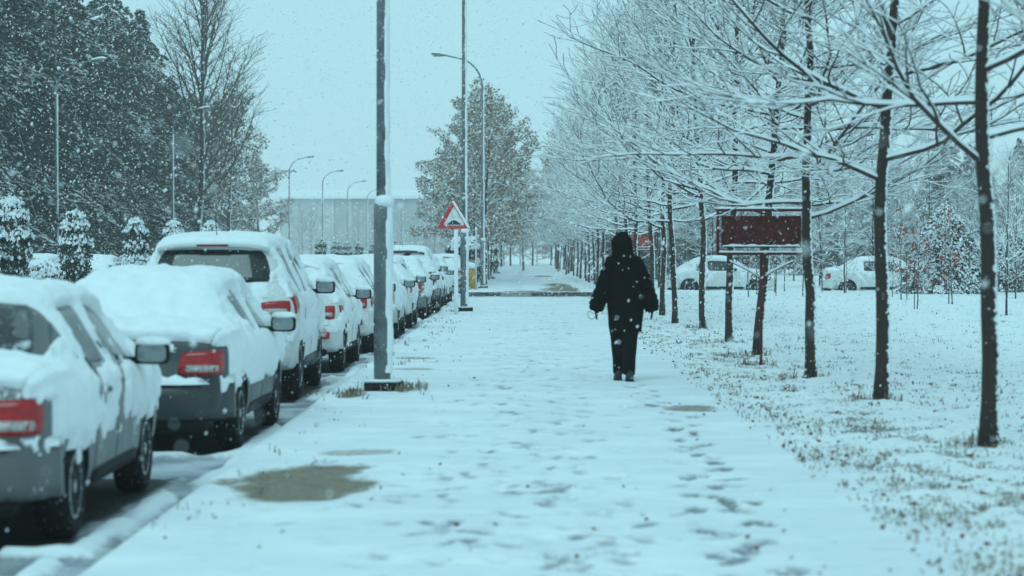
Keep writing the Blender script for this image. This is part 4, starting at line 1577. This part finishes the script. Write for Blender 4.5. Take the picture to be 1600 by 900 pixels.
while yy < 215:
    place(USED, protos[i % 4], (3.3 + rg.gauss(0, .15), yy, .02), rg.uniform(0, 6.28), "small bare tree far along the right of the path beyond the driveway", rg.uniform(.9, 1.05), (0, 0), "far trees of the right-hand row")
    yy += 5.6 + (yy - 87) * .03; i += 1

# --- trees with brown leaves on the left of the far path
lp = []
for k in range(3):
    tr, cr, sn, tips = deciduous(400 + k * 7, H=9.4, base_r=.13, crown0=2.1, limbs=26, limb_len=4.4, elev=(8, 62), spacing=(.34, .26), rmin=.006, snow=True)
    lf, sf = leaves_on(tips, 9500, .125, random.Random(k), .8, .34)
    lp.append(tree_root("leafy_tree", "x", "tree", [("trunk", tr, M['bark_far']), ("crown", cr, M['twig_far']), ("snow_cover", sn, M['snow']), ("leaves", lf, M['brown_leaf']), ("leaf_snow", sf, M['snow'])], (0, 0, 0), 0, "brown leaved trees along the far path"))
leafy = [(-1.6, 106, 0, .3, .86, "front brown leaved tree left of the far path, behind the third lamp post"), (-2.3, 115, 1, 2.0, .86, "second brown leaved tree left of the far path"),
         (-1.7, 124, 2, 4.1, .88, "third brown leaved tree left of the far path")]
for (x, y, k, rz, s, lab) in leafy:
    place(USED, lp[k], (x, y, .02), rz, lab, s)
yy = 132
while yy < 250:
    place(USED, lp[i % 3], (-2.4 + rg.gauss(0, .2), yy, .02), rg.uniform(0, 6.28), "distant brown leaved tree arching over the far end of the path", rg.uniform(.95, 1.12), (0, 0), "distant trees over the path end")
    yy += 11; i += 1
for yy in (178, 196, 216, 240):
    place(USED, lp[i % 3], (3.9 + rg.gauss(0, .3), yy, .02), rg.uniform(0, 6.28), "distant brown leaved tree arching over the far end of the path", rg.uniform(.95, 1.1), (0, 0), "distant trees over the path end")
    i += 1
for (xx, yy, s) in ((-1.0, 252, 1.0), (1.5, 258, .95), (3.6, 262, 1.0), (-3.4, 266, 1.1), (.4, 275, 1.1), (5.5, 285, 1.1), (-6, 290, 1.1)):
    place(USED, lp[i % 3], (xx, yy, .0), rg.uniform(0, 6.28), "faint tree closing the end of the tree tunnel", s, (0, 0), "trees closing the tunnel")
    i += 1

# --- tall bare tree and its brown-leaved neighbour on the left
tr, cr, sn, tips = deciduous(617, H=20.5, base_r=.26, crown0=3.0, limbs=42, limb_len=9.0, elev=(46, 74), spacing=(.15, .13), sub=(.38, .42), rmin=.010, snow=False, trop=.035, jit=.62)
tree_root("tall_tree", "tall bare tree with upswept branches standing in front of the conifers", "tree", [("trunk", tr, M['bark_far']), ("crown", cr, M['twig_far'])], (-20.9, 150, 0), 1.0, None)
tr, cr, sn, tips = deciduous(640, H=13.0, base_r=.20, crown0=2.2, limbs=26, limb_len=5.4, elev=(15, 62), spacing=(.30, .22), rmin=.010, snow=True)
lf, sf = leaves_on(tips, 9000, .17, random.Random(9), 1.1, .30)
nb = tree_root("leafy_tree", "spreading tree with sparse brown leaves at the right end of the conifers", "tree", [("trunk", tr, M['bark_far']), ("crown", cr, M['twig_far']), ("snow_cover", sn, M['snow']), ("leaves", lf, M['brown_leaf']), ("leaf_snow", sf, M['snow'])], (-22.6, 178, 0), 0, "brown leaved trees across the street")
USED[nb.name] = True
place(USED, nb, (-23.2, 205, 0), 2.0, "smaller brown leaved tree beside the lamp post across the street", .72)
place(USED, nb, (-25.5, 150, 0), 4.0, "brown leaved tree mixed in among the conifer trunks", .72)

# --- conifers
def conifer(seed, H, Rc, nb, per, tuft=.40, snow_p=.36, droop=.55, z0=.06, power=1.3):
    rg = random.Random(seed)
    trunk, lf, sf = MB(), MB(), MB()
    trunk.tube([(0, 0, -.1), (0, 0, H * .5), (0, 0, H)], [H * .014, H * .009, .012], 8)
    az = 0
    for q in range(nb):
        t = (q + rg.random()) / nb
        z = H * (z0 + (1 - z0) * t ** .92)
        az += 2.399 + rg.gauss(0, .4)
        L = Rc * (1 - (z / H) ** power) * rg.uniform(.62, 1.15) + .25
        d = (math.cos(az), math.sin(az))
        dr = droop * rg.uniform(.6, 1.3)
        bsp = min(1, snow_p * rg.choice((.12, .35, .9, 3.0)))
        pts = []
        for i in range(6):
            u = i / 5
            pts.append((d[0] * L * u, d[1] * L * u, z + L * (.22 * u - dr * u * u)))
        trunk.tube(pts, [.05 * (1 - .8 * i / 5) * L / 3 + .008 for i in range(6)], 4, False)
        for _ in range(int(per * (.35 + L / Rc * .8))):
            u = math.sqrt(rg.random()) * 1.02
            f = min(u, .999) * 5; i0 = int(f); fr = f - i0
            a, b = pts[i0], pts[i0 + 1]
            sw = L * .26 * (1.1 - .8 * abs(u - .45)) * rg.gauss(0, .75)
            P = Vector((a[0] + (b[0] - a[0]) * fr - d[1] * sw, a[1] + (b[1] - a[1]) * fr + d[0] * sw, a[2] + (b[2] - a[2]) * fr - abs(sw) * .28 + rg.gauss(0, .07)))
            dirv = Vector((d[0] + rg.gauss(0, .5) - d[1] * sw * .5, d[1] + rg.gauss(0, .5) + d[0] * sw * .5, -.35 + rg.gauss(0, .35))).normalized()
            s = tuft * rg.uniform(.6, 1.25)
            w = dirv.cross(Vector((rg.gauss(0, .5), rg.gauss(0, .5), 1))).normalized()
            nrm = w.cross(dirv)
            if nrm.z < 0:
                nrm = -nrm
            v = [P - dirv * s * .5, P + w * s * .24 - nrm * s * .10, P + dirv * s * .55 - nrm * s * .08, P - w * s * .24 - nrm * s * .10]
            lf.add([tuple(p) for p in v], [(0, 1, 2, 3)])
            if rg.random() < bsp:
                s *= 1.25
                o = Vector((0, 0, .035)) + nrm * .02
                v = [P - dirv * s * .42 + o * .6, P + w * s * .19 + o * .4, P + dirv * s * .46 + o * .5, P - w * s * .19 + o * .4, P + o * 1.5]
                sf.add([tuple(p) for p in v], [(0, 1, 4), (1, 2, 4), (2, 3, 4), (3, 0, 4)])
    return trunk, lf, sf


cp = []
for k, (H, Rc, nb_, per) in enumerate([(17, 4.6, 150, 150), (15.5, 4.3, 145, 150), (18.5, 4.9, 160, 150)]):
    tr, lf, sf = conifer(700 + k, H, Rc, nb_, per, .27, .27, .7, .04, (2.6, 2.0, 2.3)[k])
    cp.append(tree_root("conifer_tree", "x", "tree", [("trunk", tr, M['bark_far']), ("foliage", lf, M['needle']), ("foliage_snow", sf, M['shaded_needle_snow'])], (0, 0, 0), 0, "conifers across the street"))
left = [(-23.6, 92, 0, "conifer at the far left edge behind the leftmost shrub"), (-22.8, 99, 2, "tall conifer right behind the leftmost lamp post across the street"),
        (-24.0, 106, 1, "dark conifer a little right of the leftmost lamp post"), (-23.0, 114, 2, "tall snowy conifer reaching the top of the picture on the left"),
        (-24.4, 122, 0, "conifer in the middle of the dark wood on the left"), (-23.4, 131, 2, "conifer near the second lamp post across the street"),
        (-25.0, 139, 1, "conifer left of the tall bare tree"), (-24.4, 148, 0, "last conifer of the front rank beside the tall bare tree")]
for j, (x, y, k, lab) in enumerate(left):
    place(USED, cp[k], (x, y, 0), j * 1.7, lab, (1.0, 1.02, 1.0, .95, 1.0, .95, 1.0, 1.0)[j])
for j in range(19):
    yb = 108 + j * 7.0
    place(USED, cp[j % 3], (-29.0 - (j % 4) * 2.1, yb, 0), j * 2.2, "conifer deep in the dark wood on the left", rg.uniform(.88, 1.05), (0, 0), "conifers deep in the wood")
for j, (x, y, s, lab) in enumerate([(44, 195, .62, "pointed conifer against the sky at the right edge"), (40, 205, .72, "tallest pointed conifer right of the rightmost trunk"), (36.5, 200, .58, "conifer just right of the rightmost trunk, far off")]):
    place(USED, cp[j % 3], (x, y, -.1), j * 2.0, lab, s, (0, 0), "far conifers on the right")
for j in range(30):
    yb = 118 + (j * 37 % 95)
    xb = 8 + (j * 7 % 30) * 1.15
    place(USED, cp[j % 3], (xb * yb / 175, yb, -.1), j * 1.3, "hazy conifer of the far wood behind the right-hand trees", rg.uniform(.34, .52), (0, 0), "hazy far wood on the right")
for j in range(16):
    yb = 96 + (j * 23 % 46)
    xb = (1030 + j * 42 - 812) / 3600 * yb
    place(USED, protos[j % 4], (xb, yb, -.05), j * 1.1, "bare twiggy tree standing behind the parked cars on the right", rg.uniform(.62, .95), (0, 0), "bare trees beyond the lawn")

# small weeping conifer bowed with snow
tr, lf, sf = conifer(790, 3.1, 1.6, 70, 130, .17, .95, 1.55, .42, 4.5)
wp = tree_root("weeping_conifer", "small evergreen bowed down by snow behind the saplings on the right", "tree", [("trunk", tr, M['bark_far']), ("foliage", lf, M['needle']), ("foliage_snow", sf, M['snow'])], (14.9, 80.5, 0), 0, "snow bowed evergreens")
USED[wp.name] = True
place(USED, wp, (18.0, 84.0, 0), 2.0, "second snow bowed evergreen beside the rightmost trunk", .8)

# --- staked saplings with a few red leaves
tr, cr, sn, tips = deciduous(820, H=2.7, base_r=.022, crown0=.55, limbs=13, limb_len=.85, elev=(35, 65), spacing=(.5, .5), sub=(.45, .35), rmin=.005, snow=True)
lf, sf = leaves_on(tips, 75, .11, random.Random(4), .15, .15)
stk = MB(); stk.tube([(.16, 0, -.05), (.15, 0, 1.5)], [.018, .016], 6)
sp0 = tree_root("sapling", "x", "sapling", [("trunk", tr, M['bark_far']), ("crown", cr, M['twig']), ("snow_cover", sn, M['snow']), ("leaves", lf, M['red_leaf']), ("stake", stk, M['bark_far'])], (0, 0, 0), 0, "saplings on the lawn")
tr, cr, sn, tips = deciduous(823, H=3.6, base_r=.03, crown0=.7, limbs=15, limb_len=1.1, elev=(35, 65), spacing=(.4, .4), sub=(.45, .35), rmin=.005, snow=True)
sp1 = tree_root("sapling", "x", "sapling", [("trunk", tr, M['bark_far']), ("crown", cr, M['twig']), ("snow_cover", sn, M['snow'])], (0, 0, 0), 0, "saplings on the lawn")
for (x, y, pr, rz, s, lab) in [(11.6, 70, sp0, 0, 1.0, "sapling with red leaves in front of the long snowy car"), (12.1, 64.5, sp0, 2, .95, "red leaved sapling left of the rightmost trunk"),
                               (11.5, 81.5, sp1, 1, 1.1, "bare sapling between the second and third big trunks, before the long snowy car"), (11.3, 53.5, sp1, 3, .95, "bare sapling at the right edge of the lawn"),
                               (10.0, 58.0, sp0, 4, .8, "small sapling hidden close behind the rightmost trunk"), (17.0, 76, sp1, 5, 1.3, "taller bare sapling at the far right before the snowy car"),
                               (9.2, 83, sp1, 2.2, .9, "bare sapling behind the iron board sign"), (7.0, 88, sp1, .4, 1.0, "bare sapling beside the rounded white car")]:
    place(USED, pr, (x, y, .02), rz, lab, s)

for j in range(22):
    place(USED, sp1, (7.2 + (j * 7 % 22) * .62 + rg.uniform(-.3, .3), rg.uniform(72, 85.5), .0), j * 1.7, "twiggy young bush of the brush standing before the cars on the right", rg.uniform(.55, 1.0), (0, 0), "brush before the cars on the right")

# --- clipped shrubs on the median
def clipped(seed, H, balls, n, size=.13):
    rg = random.Random(seed)
    stem, lf, sf = MB(), MB(), MB()
    stem.tube([(0, 0, -.1), (.02, .01, H * .3), (0, 0, H * .9)], [.045, .04, .02], 6)
    tot = sum(r * r for (_, r, _) in balls)
    for (zc, r, sq) in balls:
        for _ in range(int(n * r * r / tot)):
            d = Vector((rg.gauss(0, 1), rg.gauss(0, 1), rg.gauss(0, 1))).normalized()
            q = r * rg.uniform(.72, 1.06) * (1 + .12 * math.sin(d.x * 5 + seed) * math.cos(d.z * 6))
            P = Vector((d.x * q, d.y * q, zc + d.z * q * sq))
            a = Vector((rg.gauss(0, 1), rg.gauss(0, 1), rg.gauss(0, 1))).normalized()
            c = a.cross(d).normalized() if abs(a.dot(d)) < .95 else Vector((1, 0, 0))
            s = size * rg.uniform(.6, 1.3)
            lf.add([tuple(P - a * s * .6), tuple(P + c * s * .4), tuple(P + a * s * .6), tuple(P - c * s * .4)], [(0, 1, 2, 3)])
            if d.z > .25 and rg.random() < .6 or rg.random() < .07:
                O = P + d * .03 + Vector((0, 0, .04))
                s *= 1.25
                sf.add([tuple(O - a * s * .5), tuple(O + c * s * .42), tuple(O + a * s * .5), tuple(O - c * s * .42), tuple(O + Vector((0, 0, .07)))], [(0, 1, 4), (1, 2, 4), (2, 3, 4), (3, 0, 4)])
    return stem, lf, sf


def shrub_proto(nm, seed, H, balls, n, size, group):
    st_, lf, sf = clipped(seed, H, balls, n, size)
    return tree_root(nm, "x", "shrub", [("stem", st_, M['bark_far']), ("foliage", lf, M['needle_dead']), ("foliage_snow", sf, M['snow'])], (0, 0, 0), 0, group)


s0 = shrub_proto("clipped_shrub", 1, 2.6, [(1.12, .42, 1.15), (1.58, .46, 1.0), (2.02, .37, 1.1), (2.38, .25, .9)], 4200, .085, "clipped shrubs on the median")
s1 = shrub_proto("clipped_shrub", 2, 2.4, [(.95, .58, .8), (1.45, .38, 1.2), (1.95, .37, 1.0), (2.25, .24, .9)], 4200, .085, "clipped shrubs on the median")
s2 = shrub_proto("low_shrub", 3, 1.1, [(.75, .75, .55), (.62, .85, .5)], 2200, .13, "low shrubs on the median")
med = [(-12.0, 54.3, s0, 1.03, "big clipped shrub at the left edge of the picture"), (-12.0, 62.2, s0, .97, "clipped shrub on a thin stem above the nearest silver car"),
       (-12.0, 72.0, s1, 1.0, "clipped shrub with a wide lower ball left of the tall white car"), (-12.0, 80.0, s0, .96, "top of a clipped shrub just over the left corner of the tall white car roof"),
       (-12.0, 89.5, s1, 1.06, "top of a clipped shrub behind the roof antenna"), (-12.0, 139, s1, .95, "clipped shrub left of centre before the factory"), (-11.6, 146, s0, .85, "clipped shrub close beside another one before the factory")]
for j, (x, y, pr, s, lab) in enumerate(med):
    place(USED, pr, (x, y, 0), j * 1.1, lab, s)
for j, (x, y, s) in enumerate([(-12, 160, .85), (-12, 172, .9), (-12, 190, .95), (-12, 206, 1.0), (-12, 222, 1.0), (-12, 240, 1.0), (-12, 258, 1.0), (-12, 276, 1.05)]):
    place(USED, (s0, s1)[j % 2], (x, y, 0), j * 1.9, "small far shrub in the line before the grey factory", s, (0, 0), "far shrubs before the factory")
for j, (x, y, s, lab) in enumerate([(-13.3, 65.0, 1.0, "low snowy bush in front of the white car at the left"), (-13.0, 75.5, .95, "low snowy bush left of the tall white car")]):
    place(USED, s2, (x, y, -.05), j * 1.3, lab, s)
# hedge bushes on the left of the far path
s3 = shrub_proto("hedge_bush", 5, 1.7, [(.55, .55, .9), (1.15, .50, .9)], 2400, .14, "hedge bushes left of the far path")
for j in range(16):
    yb = 97 + j * 5.5
    place(USED, s3, (-2.35 + rg.gauss(0, .12), yb, -.02), j * 1.1, "twiggy hedge bush at the left edge of the far path", rg.uniform(1.05, 1.4), (0, 0), "hedge bushes left of the far path")
for j in range(9):
    place(USED, lp[j % 3], (-7.5 + j * 1.9, 262 + (j * 13 % 30), -.5), j * 1.3, "faint low tree closing the end of the far path", rg.uniform(.45, .65), (0, 0), "low trees closing the far path")
# bare far trees before the factory
for j, (x, y, s) in enumerate([(-21, 300, .8), (-24.5, 260, .75), (-17, 330, .9), (-30, 330, .95), (-13, 350, 1.05), (-9, 345, 1.2), (-22, 345, .9), (-27, 300, .8)]):
    place(USED, protos[j % 4], (x, y, -.05), j * 1.4, "faint bare tree standing before the grey factory", s * 1.1, (0, 0), "faint bare trees before the factory")
#PART5
# ------------------------------------------------------------------ grass and fallen leaves in the snow
rg = random.Random(31)
gb = MB()


def clump(x, y, z, n, h):
    for _ in range(n):
        a = rg.uniform(0, 6.28)
        px_, py_ = x + rg.gauss(0, .03), y + rg.gauss(0, .03)
        hh = h * rg.uniform(.5, 1.3)
        ln = hh * rg.uniform(.2, 1.3)
        w = rg.uniform(.0025, .005) * (1 + y * .012)
        ca, sa = math.cos(a), math.sin(a)
        b = len(gb.v)
        gb.v.extend([(px_ - sa * w, py_ + ca * w, z), (px_ + sa * w, py_ - ca * w, z),
                     (px_ + ca * ln * .45 + sa * w * .7, py_ + sa * ln * .45 - ca * w * .7, z + hh * .75), (px_ + ca * ln * .45 - sa * w * .7, py_ + sa * ln * .45 + ca * w * .7, z + hh * .75),
                     (px_ + ca * ln, py_ + sa * ln, z + hh * rg.uniform(.5, 1.0))])
        gb.f.append((b, b + 1, b + 2, b + 3)); gb.f.append((b + 3, b + 2, b + 4)); gb.m += [0, 0]


gxy = []
for _ in range(21000):
    y = 9 * math.exp(rg.random() * math.log(80 / 9))
    x = 1.95 + abs(rg.gauss(0, 1)) * 2.4 if rg.random() < .42 else rg.uniform(2.1, 2.5 + y * .22)
    gxy.append((x, y))
ga = np.array(gxy)
gp = fbm(ga[:, 0] * 1.1, ga[:, 1] * .8, oct=3, seed=301)
for (x, y), pch in zip(gxy, gp):
    if pch < .27 + .45 * rg.random():
        continue
    clump(x, y, .03, rg.randint(1, 4), rg.uniform(.012, .042) * (1.7 if rg.random() < .15 else 1))
for (tx, ty) in [(3.48, 17.1), (3.5, 22.3), (3.32, 26.2), (3.32, 32.1), (3.33, 36.5), (3.44, 43), (3.05, 29.1)]:
    for _ in range(16):
        a = rg.uniform(0, 6.28); d = rg.uniform(.05, .35)
        clump(tx + math.cos(a) * d - .08, ty + math.sin(a) * d, .03, rg.randint(4, 8), rg.uniform(.05, .13))
for _ in range(150):
    y = rg.uniform(12, 60)
    clump(-1.95 + abs(rg.gauss(0, .45)), y, .0, rg.randint(2, 5), rg.uniform(.03, .08))
for _ in range(40):
    clump(-1.25 + rg.gauss(0, .12), 24.4 + rg.gauss(0, .3), .0, 5, .10)
    clump(-1.75 + rg.gauss(0, .1), 23.9 + rg.gauss(0, .2), -.01, 5, .07)
tag(gb.build("grass", M['grass'], None, False), "thin winter grass poking through the snow", "grass", kind='stuff')
lb = MB()
for _ in range(2600):
    y = 9 * math.exp(rg.random() * math.log(60 / 9))
    x = 1.9 + abs(rg.gauss(0, 1)) * 1.7 if rg.random() < .8 else rg.uniform(2, 2 + .22 * y)
    if rg.random() < .05:
        x = rg.uniform(-1.9, 1.9)
    s = rg.uniform(.007, .022)
    a = rg.uniform(0, 6.28)
    e = Matrix.Rotation(a, 3, 'Z') @ Matrix.Rotation(rg.gauss(0, .6), 3, 'X') @ Matrix.Rotation(rg.gauss(0, .5), 3, 'Y')
    z = .045 if x > 2.2 else .022
    pts = [e @ Vector(p) * s for p in ((-1, 0, .15), (-.4, .6, .1), (.35, .55, .25), (1.1, 0, 0), (.35, -.55, .2), (-.4, -.6, .05), (0, 0, 0))]
    lb.add([(p.x + x, p.y + y, p.z + z) for p in pts], [(i, (i + 1) % 6, 6) for i in range(6)])
tag(lb.build("fallen_leaves", M['fallen_leaf'], None, False), "reddish brown fallen leaves scattered on the snow", "leaves", kind='stuff')

# ------------------------------------------------------------------ the walking person
person = thing("person", "person in a hooded black coat and dark trousers walking away along the path", "person", (1.19, 26.2, .012), R(2))


def skin_mesh(name, verts, edges, radii, sub=2):
    me = bpy.data.meshes.new(name)
    me.from_pydata(verts, edges, [])
    o = bpy.data.objects.new(name, me)
    COL.objects.link(o)
    o.modifiers.new("s", 'SKIN')
    sv = me.skin_vertices[0].data
    for i, r in enumerate(radii):
        sv[i].radius = (r, r) if not isinstance(r, tuple) else r
        sv[i].use_root = i == 0
    md = o.modifiers.new("u", 'SUBSURF'); md.levels = sub; md.render_levels = sub
    dg = bpy.context.evaluated_depsgraph_get()
    ev = bpy.data.meshes.new_from_object(o.evaluated_get(dg))
    bpy.data.objects.remove(o)
    ev.polygons.foreach_set("use_smooth", [True] * len(ev.polygons))
    return ev


V, E, RD = [], [], []


def jn(p, r, par=None):
    V.append(p); RD.append(r)
    if par is not None:
        E.append((par, len(V) - 1))
    return len(V) - 1


pel = jn((0, 0, .90), (.155, .115))
sp_ = jn((0, .01, 1.10), (.150, .105), pel)
ch = jn((0, .02, 1.30), (.170, .105), sp_)
nk = jn((-.01, .03, 1.43), .06, ch)
hd = jn((-.015, .045, 1.54), (.085, .098), nk)
hd2 = jn((-.018, .05, 1.62), (.070, .085), hd)
nose = jn((-.018, .155, 1.545), .018, hd)
for s in (-1, 1):
    # left leg leads, right leg trails a little
    f = .17 if s < 0 else -.10
    hip = jn((s * .085, 0, .84), .098, pel)
    kn = jn((s * .058, f * .55 + .03, .475), .066, hip)
    an = jn((s * .050, f, .10 if s < 0 else .12), .050, kn)
    toe = jn((s * .056, f + .15, .045), .042, an)
    shd = jn((s * .17, .01, 1.365), .066, ch)
    el = jn((s * .255, -.045, 1.10), .050, shd)
    wr = jn((s * .305, .02, .865), .034, el)
    pm = jn((s * .318, .045, .80), (.022, .038), wr)
    for q, (dy, ln) in enumerate(((-.026, .060), (-.009, .072), (.010, .070), (.027, .055))):
        a = jn((s * .322, .045 + dy, .765), .0095, pm)
        b_ = jn((s * .318, .050 + dy, .765 - ln * .55), .009, a)
        jn((s * .304, .056 + dy, .765 - ln), .0075, b_)
    th = jn((s * .300, .085, .805), .011, pm)
    jn((s * .290, .105, .765), .009, th)
bme = skin_mesh("body", V, E, RD, 2)
obj("body", bme, person, [M['trouser']])


def loft(rings, n=40, fold=0.0, seed=0, cap=True, fcount=9):
    """rings: (cx, cy, z, rx, ry)"""
    rr = random.Random(seed)
    ph = [rr.uniform(0, 6.28) for _ in range(4)]
    C = catmull(np.array(rings), 6)
    vs, fs = [], []
    k = len(C)
    for i, (cx, cy_, z, rx_, ry_) in enumerate(C):
        u = i / (k - 1)
        for j in range(n):
            a = 2 * math.pi * j / n
            m = 1 + fold * (1 - u) * (math.sin(a * fcount + ph[0] + u * 2) * .5 + math.sin(a * (fcount - 4) + ph[1] - u * 3) * .5) + fold * .5 * math.sin(u * 23 + a * 2 + ph[2])
            vs.append((cx + rx_ * m * math.cos(a), cy_ + ry_ * m * math.sin(a), z + .012 * math.sin(a * 3 + ph[3]) * (1 - u)))
    for i in range(k - 1):
        for j in range(n):
            fs.append((i * n + j, i * n + (j + 1) % n, (i + 1) * n + (j + 1) % n, (i + 1) * n + j))
    if cap:
        fs.append(tuple(range(n))[::-1]); fs.append(tuple((k - 1) * n + j for j in range(n)))
    b = MB(); b.add(vs, fs)
    return b


coat = loft([(.015, 0, .57, .178, .150), (.015, 0, .66, .190, .160), (.012, 0, .82, .205, .165), (.01, 0, 1.0, .212, .155), (.005, .01, 1.15, .212, .145), (0, .015, 1.27, .200, .132), (0, .02, 1.35, .170, .118),
             (-.005, .025, 1.41, .130, .105), (-.01, .03, 1.46, .100, .095), (-.01, .03, 1.50, .06, .07)], 44, .04, 3).build("coat", M['cloth'], person)
for s in (-1, 1):
    pts = [(s * .115, .012, 1.375), (s * .165, .0, 1.30), (s * .210, -.02, 1.18), (s * .245, -.035, 1.06), (s * .280, -.012, .95), (s * .308, .02, .86), (s * .318, .032, .805)]
    rad = [.050, .072, .082, .088, .094, .092, .076]
    P = catmull(np.array([p + (r,) for p, r in zip(pts, rad)]), 5)
    b = MB()
    b.tube([tuple(p[:3]) for p in P], [float(p[3] * (1 + .06 * math.sin(i * 1.9 + s))) for i, p in enumerate(P)], 18)
    b.build("sleeve", M['cloth'], coat)
hood = loft([(-.008, .015, 1.33, .175, .120), (-.012, .02, 1.40, .142, .118), (-.018, .02, 1.46, .125, .122), (-.022, .022, 1.53, .126, .136), (-.024, .028, 1.59, .119, .134), (-.022, .033, 1.645, .090, .110), (-.018, .038, 1.685, .052, .068), (-.014, .04, 1.702, .022, .028)], 30, .035, 8).build("hood", M['cloth'], coat)
# trouser legs hang loose over the shins
for s in (-1, 1):
    f = .17 if s < 0 else -.10
    b = loft([(s * .050, f * .96, .085, .066, .078), (s * .050, f * .9, .20, .070, .084), (s * .054, f * .62 + .015, .42, .086, .092), (s * .066, f * .25 + .015, .64, .108, .108), (s * .078, 0, .86, .118, .115)], 24, .05, 11 + s, True, 7)
    b.build("trouser_leg", M['trouser'], person)
    b = MB()
    prof = [(-.105, .034, .0, .060), (-.09, .042, .0, .120), (-.03, .046, .0, .150), (.03, .046, .0, .125), (.10, .050, .0, .070), (.15, .044, .0, .055), (.185, .022, .0, .035)]
    n = 12; vs = []
    for (yy, w, za, zb_) in prof:
        for j in range(n):
            a = 2 * math.pi * j / n
            vs.append((s * .056 + w * math.cos(a) * (1.0 if math.sin(a) < 0 else .9), f + yy, max(0.0, (zb_ / 2) + (zb_ / 2) * math.sin(a) * (1.0 if math.sin(a) > 0 else 1.0))))
    fs = [(i * n + j, i * n + (j + 1) % n, (i + 1) * n + (j + 1) % n, (i + 1) * n + j) for i in range(len(prof) - 1) for j in range(n)] + [tuple(range(n))[::-1], tuple((len(prof) - 1) * n + j for j in range(n))]
    b.add(vs, fs)
    b.build("boot", M['leather'], person)
    b = MB(); b.box((s * .056, f + .035, .006), (.092, .285, .020), 0, .006); b.build("boot_sole", M['black'], person)
cord = MB()
pts = []
for i in range(30):
    u = i / 29
    pts.append((-.33 - .07 * math.sin(u * 5.2) * (1 - .3 * u) - .02, .03 + .02 * math.cos(u * 7), .765 - .05 * u + .035 * math.sin(u * 9)))
cord.tube(pts, [.0035] * len(pts), 5)
c = cord.build("dangling_cord", M['black'])
c.location = (1.19, 26.2, .012)
tag(c, "thin dark cord dangling from the walker's left hand", "cord")

# ------------------------------------------------------------------ falling snow
rs = np.random.default_rng(21)


def flakes(n, lo, hi, size):
    P = np.stack([rs.uniform(lo[k], hi[k], n) for k in range(3)], 1)
    s = size * np.exp(rs.normal(0, .35, n))
    return P, s


sets = [flakes(130, (-1.3, 1.6, .4), (1.3, 6, 2.7), .0036), flakes(3600, (-4.5, 3, -.05), (5.5, 26, 5.0), .0060), flakes(17000, (-10, 18, -.05), (11, 55, 8.5), .0085), flakes(26000, (-24, 45, -.05), (26, 115, 15), .0135)]
P = np.concatenate([a for a, _ in sets]); S = np.concatenate([b for _, b in sets])
octa = np.array([(1, 0, 0), (-1, 0, 0), (0, 1, 0), (0, -1, 0), (0, 0, 1), (0, 0, -1)], float)
tri_f = np.array([(0, 2, 4), (2, 1, 4), (1, 3, 4), (3, 0, 4), (2, 0, 5), (1, 2, 5), (3, 1, 5), (0, 3, 5)])
n = len(P)
st_ = rs.uniform(.9, 1.7, n)                      # ragged, a little taller than wide
off = octa[None] * S[:, None, None]
off[:, :, 2] *= st_[:, None]
off[:, :, 0] += off[:, :, 2] * rs.normal(.25, .15, n)[:, None]
Vv = (P[:, None, :] + off).reshape(-1, 3)
Ff = (tri_f[None] + (np.arange(n) * 6)[:, None, None]).reshape(-1, 3)
tag(obj("falling_snow", arr_mesh("falling_snow", Vv, Ff), None, [M['flake']]), "snowflakes falling through the air", "snow", kind='stuff')

# ------------------------------------------------------------------ the snowy air
hz = MB(); hz.box((0, 420, 16.0), (1330, 1000, 35.0))
ho = hz.build("haze", [], None, False)
hm = bpy.data.materials.new("haze_air")
hm.use_nodes = True
hm.node_tree.nodes.clear()
ho_ = hm.node_tree.nodes.new("ShaderNodeOutputMaterial")
pv = hm.node_tree.nodes.new("ShaderNodeVolumePrincipled")
pv.inputs["Color"].default_value = (0.99, 0.94, 0.92, 1)
pv.inputs["Density"].default_value = 0.0008
hm.node_tree.links.new(pv.outputs[0], ho_.inputs["Volume"])
ho.data.materials.append(hm)
tag(ho, "snowy haze filling the air", "haze", kind='stuff')
